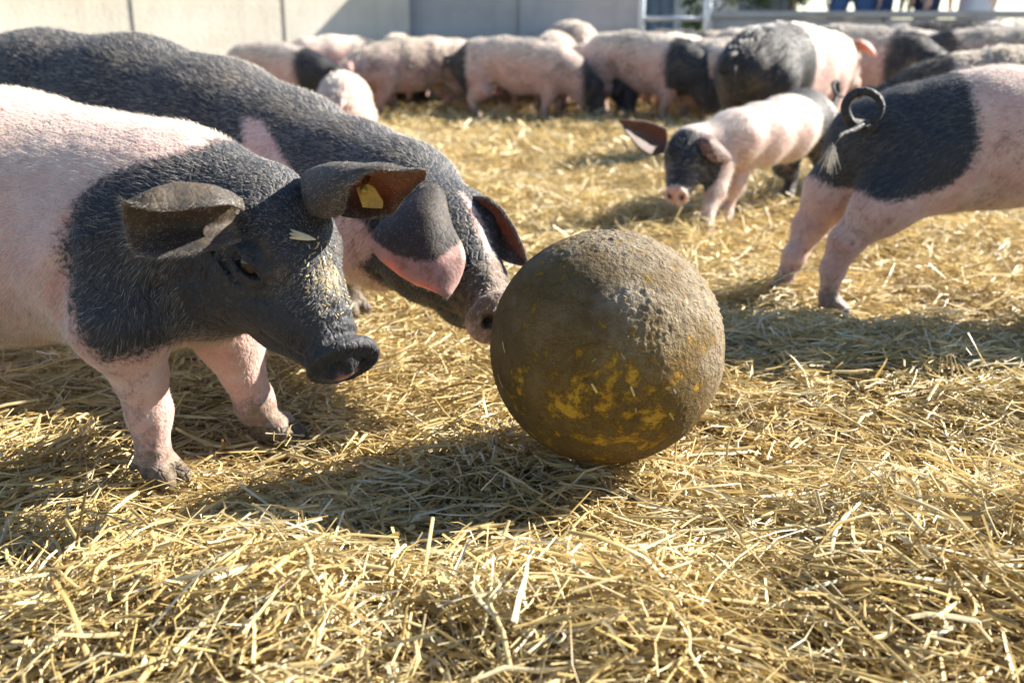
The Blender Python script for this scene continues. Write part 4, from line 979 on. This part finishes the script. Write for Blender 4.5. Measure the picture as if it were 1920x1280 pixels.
HERD = [
 ('pink pig with black head standing by the pale sunlit wall', 525, 6.5, -32, .90, 'step', .27, -.40),
 ('arched pig with dark shoulders rooting by the wall shadow', 655, 7.3, 20, .95, 'root', .10, -9),
 ('plain pink pig side on with its head turned to the wall', 785, 6.85, 203, .95, 'step', 9, -9),
 ('pale rump of a pig hidden behind the plain pink one', 748, 7.75, 96, .95, 'nose', 9, -9),
 ('shaded pink pig with black forequarters close to the grey wall', 845, 8.05, -4, .92, 'level', .22, -.30),
 ('black pig in the shade under the row of pink ones', 835, 7.6, 176, .78, 'root', -9, -9),
 ('pink pig with black rump patch and black head rooting in straw', 975, 6.55, -16, .94, 'root', .42, -.31),
 ('pale pig half hidden at the foot of the grey wall', 955, 7.8, 62, .90, 'level', 9, -9),
 ('cream pig seen from behind before the grey wall', 1040, 7.35, 84, 1.03, 'level', 9, -9),
 ('cream pig pushing up tallest against the grey wall', 1066, 8.15, 97, 1.18, 'level', 9, -9),
 ('small pig with black forequarters nosing down between two pink pigs', 1108, 6.9, -62, .85, 'root', .20, -9),
 ('broad pink pig with black head and shoulders rooting', 1205, 6.5, -38, 1.0, 'root', .22, -9),
 ('purple pink pig with black head at the gate end', 1185, 8.0, 172, .98, 'level', .16, -9),
 ('cream pig with black face looking towards the straw', 1328, 6.45, -78, .93, 'step', .33, -9),
 ('pale pig behind the one with the black face', 1372, 7.35, -60, .95, 'level', .3, -9),
 ('big pig with black hindquarters and looped tail showing its rump', 1468, 4.75, 50, 1.10, 'level', 9, -.05),
 ('dusky pink pig with dark shoulders behind the big black rump', 1600, 5.75, -38, 1.06, 'root', .16, -9),
 ('pink pig with black rump side on before the low wall', 1725, 6.5, -10, 1.0, 'nose', .60, -.29),
 ('dark pig with pale saddle against the low wall', 1768, 7.5, -20, 1.16, 'level', -.22, -9),
 ('black headed pig with pale back just beyond the striding pig', 1885, 3.75, 173, .93, 'step', .26, -9),
 ('cream piglet rump showing over the back of the large black pig', 652, 4.15, 98, .72, 'root', 9, -9),
 ('black backed pig by the gate end of the low wall', 1262, 8.55, 8, 1.06, 'level', .0, -.02),
 ('black pig with cream saddle second along from the gate', 1345, 8.45, 176, 1.04, 'level', .12, -.2),
 ('dark headed pink pig crowding the low wall behind the big rump', 1432, 8.3, 14, 1.1, 'level', .15, -9),
 ('pink pig standing just behind the small one with black forequarters', 1150, 7.7, 28, .92, 'step', 9, -9),
 ('pale pig with black rump squeezed between two rooting pigs', 1278, 7.3, 40, .95, 'nose', 9, -.22),
 ('dark shouldered pig peering past the big black rump', 1405, 6.9, -105, .95, 'level', .14, -9),
 ('purple pink pig with black hindquarters near the low wall', 1655, 7.6, 158, 1.05, 'step', 9, -.12),
 ('black and cream pig beyond the one with the pale back', 1865, 6.2, -14, 1.08, 'level', .2, -.25),
 ('cream pig at the far end of the low wall', 1905, 7.8, 20, 1.12, 'nose', 9, -9),
 ('small dark headed pig in the shadow of the wall corner', 705, 8.0, -15, .85, 'level', .2, -9),
 ('dusky pig with dark rump behind the rooting pig', 908, 7.45, 15, .92, 'level', 9, -.2),
 ('pink pig with dark rump facing the low wall', 1500, 7.7, 70, 1.02, 'nose', 9, -.2),
]
for i, a in enumerate(HERD): herd_pig(*a, seed=i)

# ================================================================ STRAW
def straw_field(n, region, Lr, Wr, segs, vshape, zr, tilt, seed, curl=.3, tone_mu=.61):
    rng = np.random.default_rng(seed); y0, y1 = region
    Y = y0+(y1-y0)*rng.random(n*2); hw = .62*Y+.45; X = (rng.random(n*2)*2-1)*hw
    kp = rng.random(n*2) < hw/hw.max(); X, Y = X[kp][:n], Y[kp][:n]; n = len(X)
    L = Lr[0]+(Lr[1]-Lr[0])*rng.random(n)**1.7; w = Wr[0]+(Wr[1]-Wr[0])*rng.random(n)**1.5
    az = rng.random(n)*math.pi*2; lay = noise(np.stack([X, Y, 0*X], 1), 6, 4)*2.6; az = np.where(rng.random(n) < .45, lay+rng.normal(0, .45, n), az)
    el = rng.normal(0, tilt, n); st = rng.random(n) < .06; el = np.where(st, np.abs(rng.normal(.55, .3, n)), el)
    z = terrain(X, Y)+zr[0]+(zr[1]-zr[0])*rng.random(n)**1.5
    c = np.stack([X, Y, z], 1)
    # walk along each stalk; it wanders, and some stalks are snapped
    a, e = az.copy(), el.copy(); step = (L/segs)[:, None]; pts = [c]; dirs = []
    snap = rng.integers(1, segs+1, n); sn = rng.random(n) < .28
    wander = rng.normal(0, curl, n)/segs
    for i in range(segs):
        dirs.append(np.stack([np.cos(a)*np.cos(e), np.sin(a)*np.cos(e), np.sin(e)], 1)); pts.append(pts[-1]+dirs[-1]*step)
        k = sn & (snap == i+1)
        a = a+wander+rng.normal(0, curl*.25, n)+np.where(k, rng.normal(0, .9, n), 0); e = e-np.abs(rng.normal(0, curl*.3, n))*np.sign(e)+np.where(k, rng.normal(0, .4, n), 0)
    dirs.append(dirs[-1]); roll = rng.normal(0, .8, n); tw = rng.normal(0, .5, n); rings = []
    pts = [p-(pts[-1]-pts[0])*.5 for p in pts]
    for i in range(segs+1):
        d = dirs[i]; sd = np.cross([0, 0, 1.0], d); sd /= np.maximum(np.linalg.norm(sd, axis=1), 1e-6)[:, None]; up = np.cross(d, sd)
        r = (roll+tw*i)[:, None]; sr = sd*np.cos(r)+up*np.sin(r); ur = np.cross(d, sr); ww = (w*(1-.3*abs(i/segs-.5)*rng.random(n)))[:, None]; p = pts[i]
        if vshape: rings.append(np.stack([p-sr*ww/2, p+ur*ww*.38, p+sr*ww/2], 1))
        else: rings.append(np.stack([p-sr*ww/2, p+sr*ww/2], 1))
    Vt = np.stack(rings, 1)                                         # n, segs+1, m, 3
    mid = Vt[:, :, 0, :]; ok = np.ones(n, bool)                      # keep out of the ball and the legs
    for i in range(segs+1):
        ok &= np.linalg.norm(mid[:, i]-BALL_C, axis=1) > BALL_R+.002
        for p0, p1, r in AVOID:
            ba = p1-p0; q = mid[:, i]-p0; tt = np.clip(q@ba/np.dot(ba, ba), 0, 1); ok &= np.linalg.norm(q-tt[:, None]*ba, axis=1) > r
    ok &= (mid[:, :, 2]-terrain(mid[:, :, 0], mid[:, :, 1])).max(1) > -.005
    Vt = Vt[ok]; n = len(Vt); m = Vt.shape[2]; k = (np.arange(n)*(segs+1)*m)[:, None]; F = []
    for i in range(segs):
        for j in range(m-1): F.append(k+np.array([i*m+j, i*m+j+1, (i+1)*m+j+1, (i+1)*m+j]))
    tone = np.clip(rng.normal(tone_mu, .22, n)+.12*noise(Vt[:, 0, 0, :], 5, 6), 0, 1)
    return Vt.reshape(-1, 3), np.vstack(F), np.repeat(tone, (segs+1)*m)
def add_straw(parts):
    Vs, Fs, Ts, o = [], [], [], 0
    for V, F, T in parts: Vs.append(V); Fs.append(F+o); Ts.append(T); o += len(V)
    me = mesh_np('straw_bedding', np.vstack(Vs), np.vstack(Fs), True); fattr(me, 'tone', np.concatenate(Ts))
    ob = link('straw_bedding', me, STRAW); ob['kind'] = 'stuff'
    tag(ob, 'loose golden straw bedding spread thickly over the pen floor', 'straw')
add_straw([
    straw_field(50000, (.40, 2.1), (.03, .15), (.0015, .0052), 3, True, (-.014, .030), .20, 11, .5),
    straw_field(42000, (.40, 2.1), (.015, .09), (.0007, .0022), 3, False, (-.010, .036), .30, 12, 1.1),
    straw_field(40000, (.40, 2.1), (.006, .025), (.0010, .0034), 1, False, (-.012, .026), .35, 15, .2, .50),
    straw_field(1500, (.40, 2.1), (.07, .17), (.0045, .0066), 5, True, (.000, .030), .14, 16, .6, .58),
    straw_field(82000, (2.0, 4.4), (.03, .17), (.0018, .0056), 2, False, (-.014, .050), .34, 13, .6),
    straw_field(85000, (4.3, 9.0), (.05, .20), (.004, .010), 1, False, (-.012, .06), .34, 14, .4),
])
# an oat husk lying on the front pig's brow
hp = HUSK[0]+np.array([0, -.006, .003]); hroot = thing('straw_husk', 'pale grain husk stuck to the black forehead of the tagged pig', 'husk', tuple(hp))
ax = nrm([.95, 0, -.22]); sx = nrm(np.cross(ax, [0, -1, .6]))
for j, (dy, l) in enumerate(((-.003, .9), (0, 1.0), (.003, .85))):
    V, Fc = tube(crom([ax*-.017*l+sx*dy*1.8, ax*-.006+sx*dy, ax*.006+sx*dy*.6, ax*.016], 10), np.array([.0004, .0012, .0019, .0022, .0022, .002, .0018, .0014, .001, .0005]), 7)
    hm = poly_mesh('husk_blade', V, Fc); fattr(hm, 'tone', np.full(len(V), .95)); link('husk_blade', hm, STRAW, hroot)
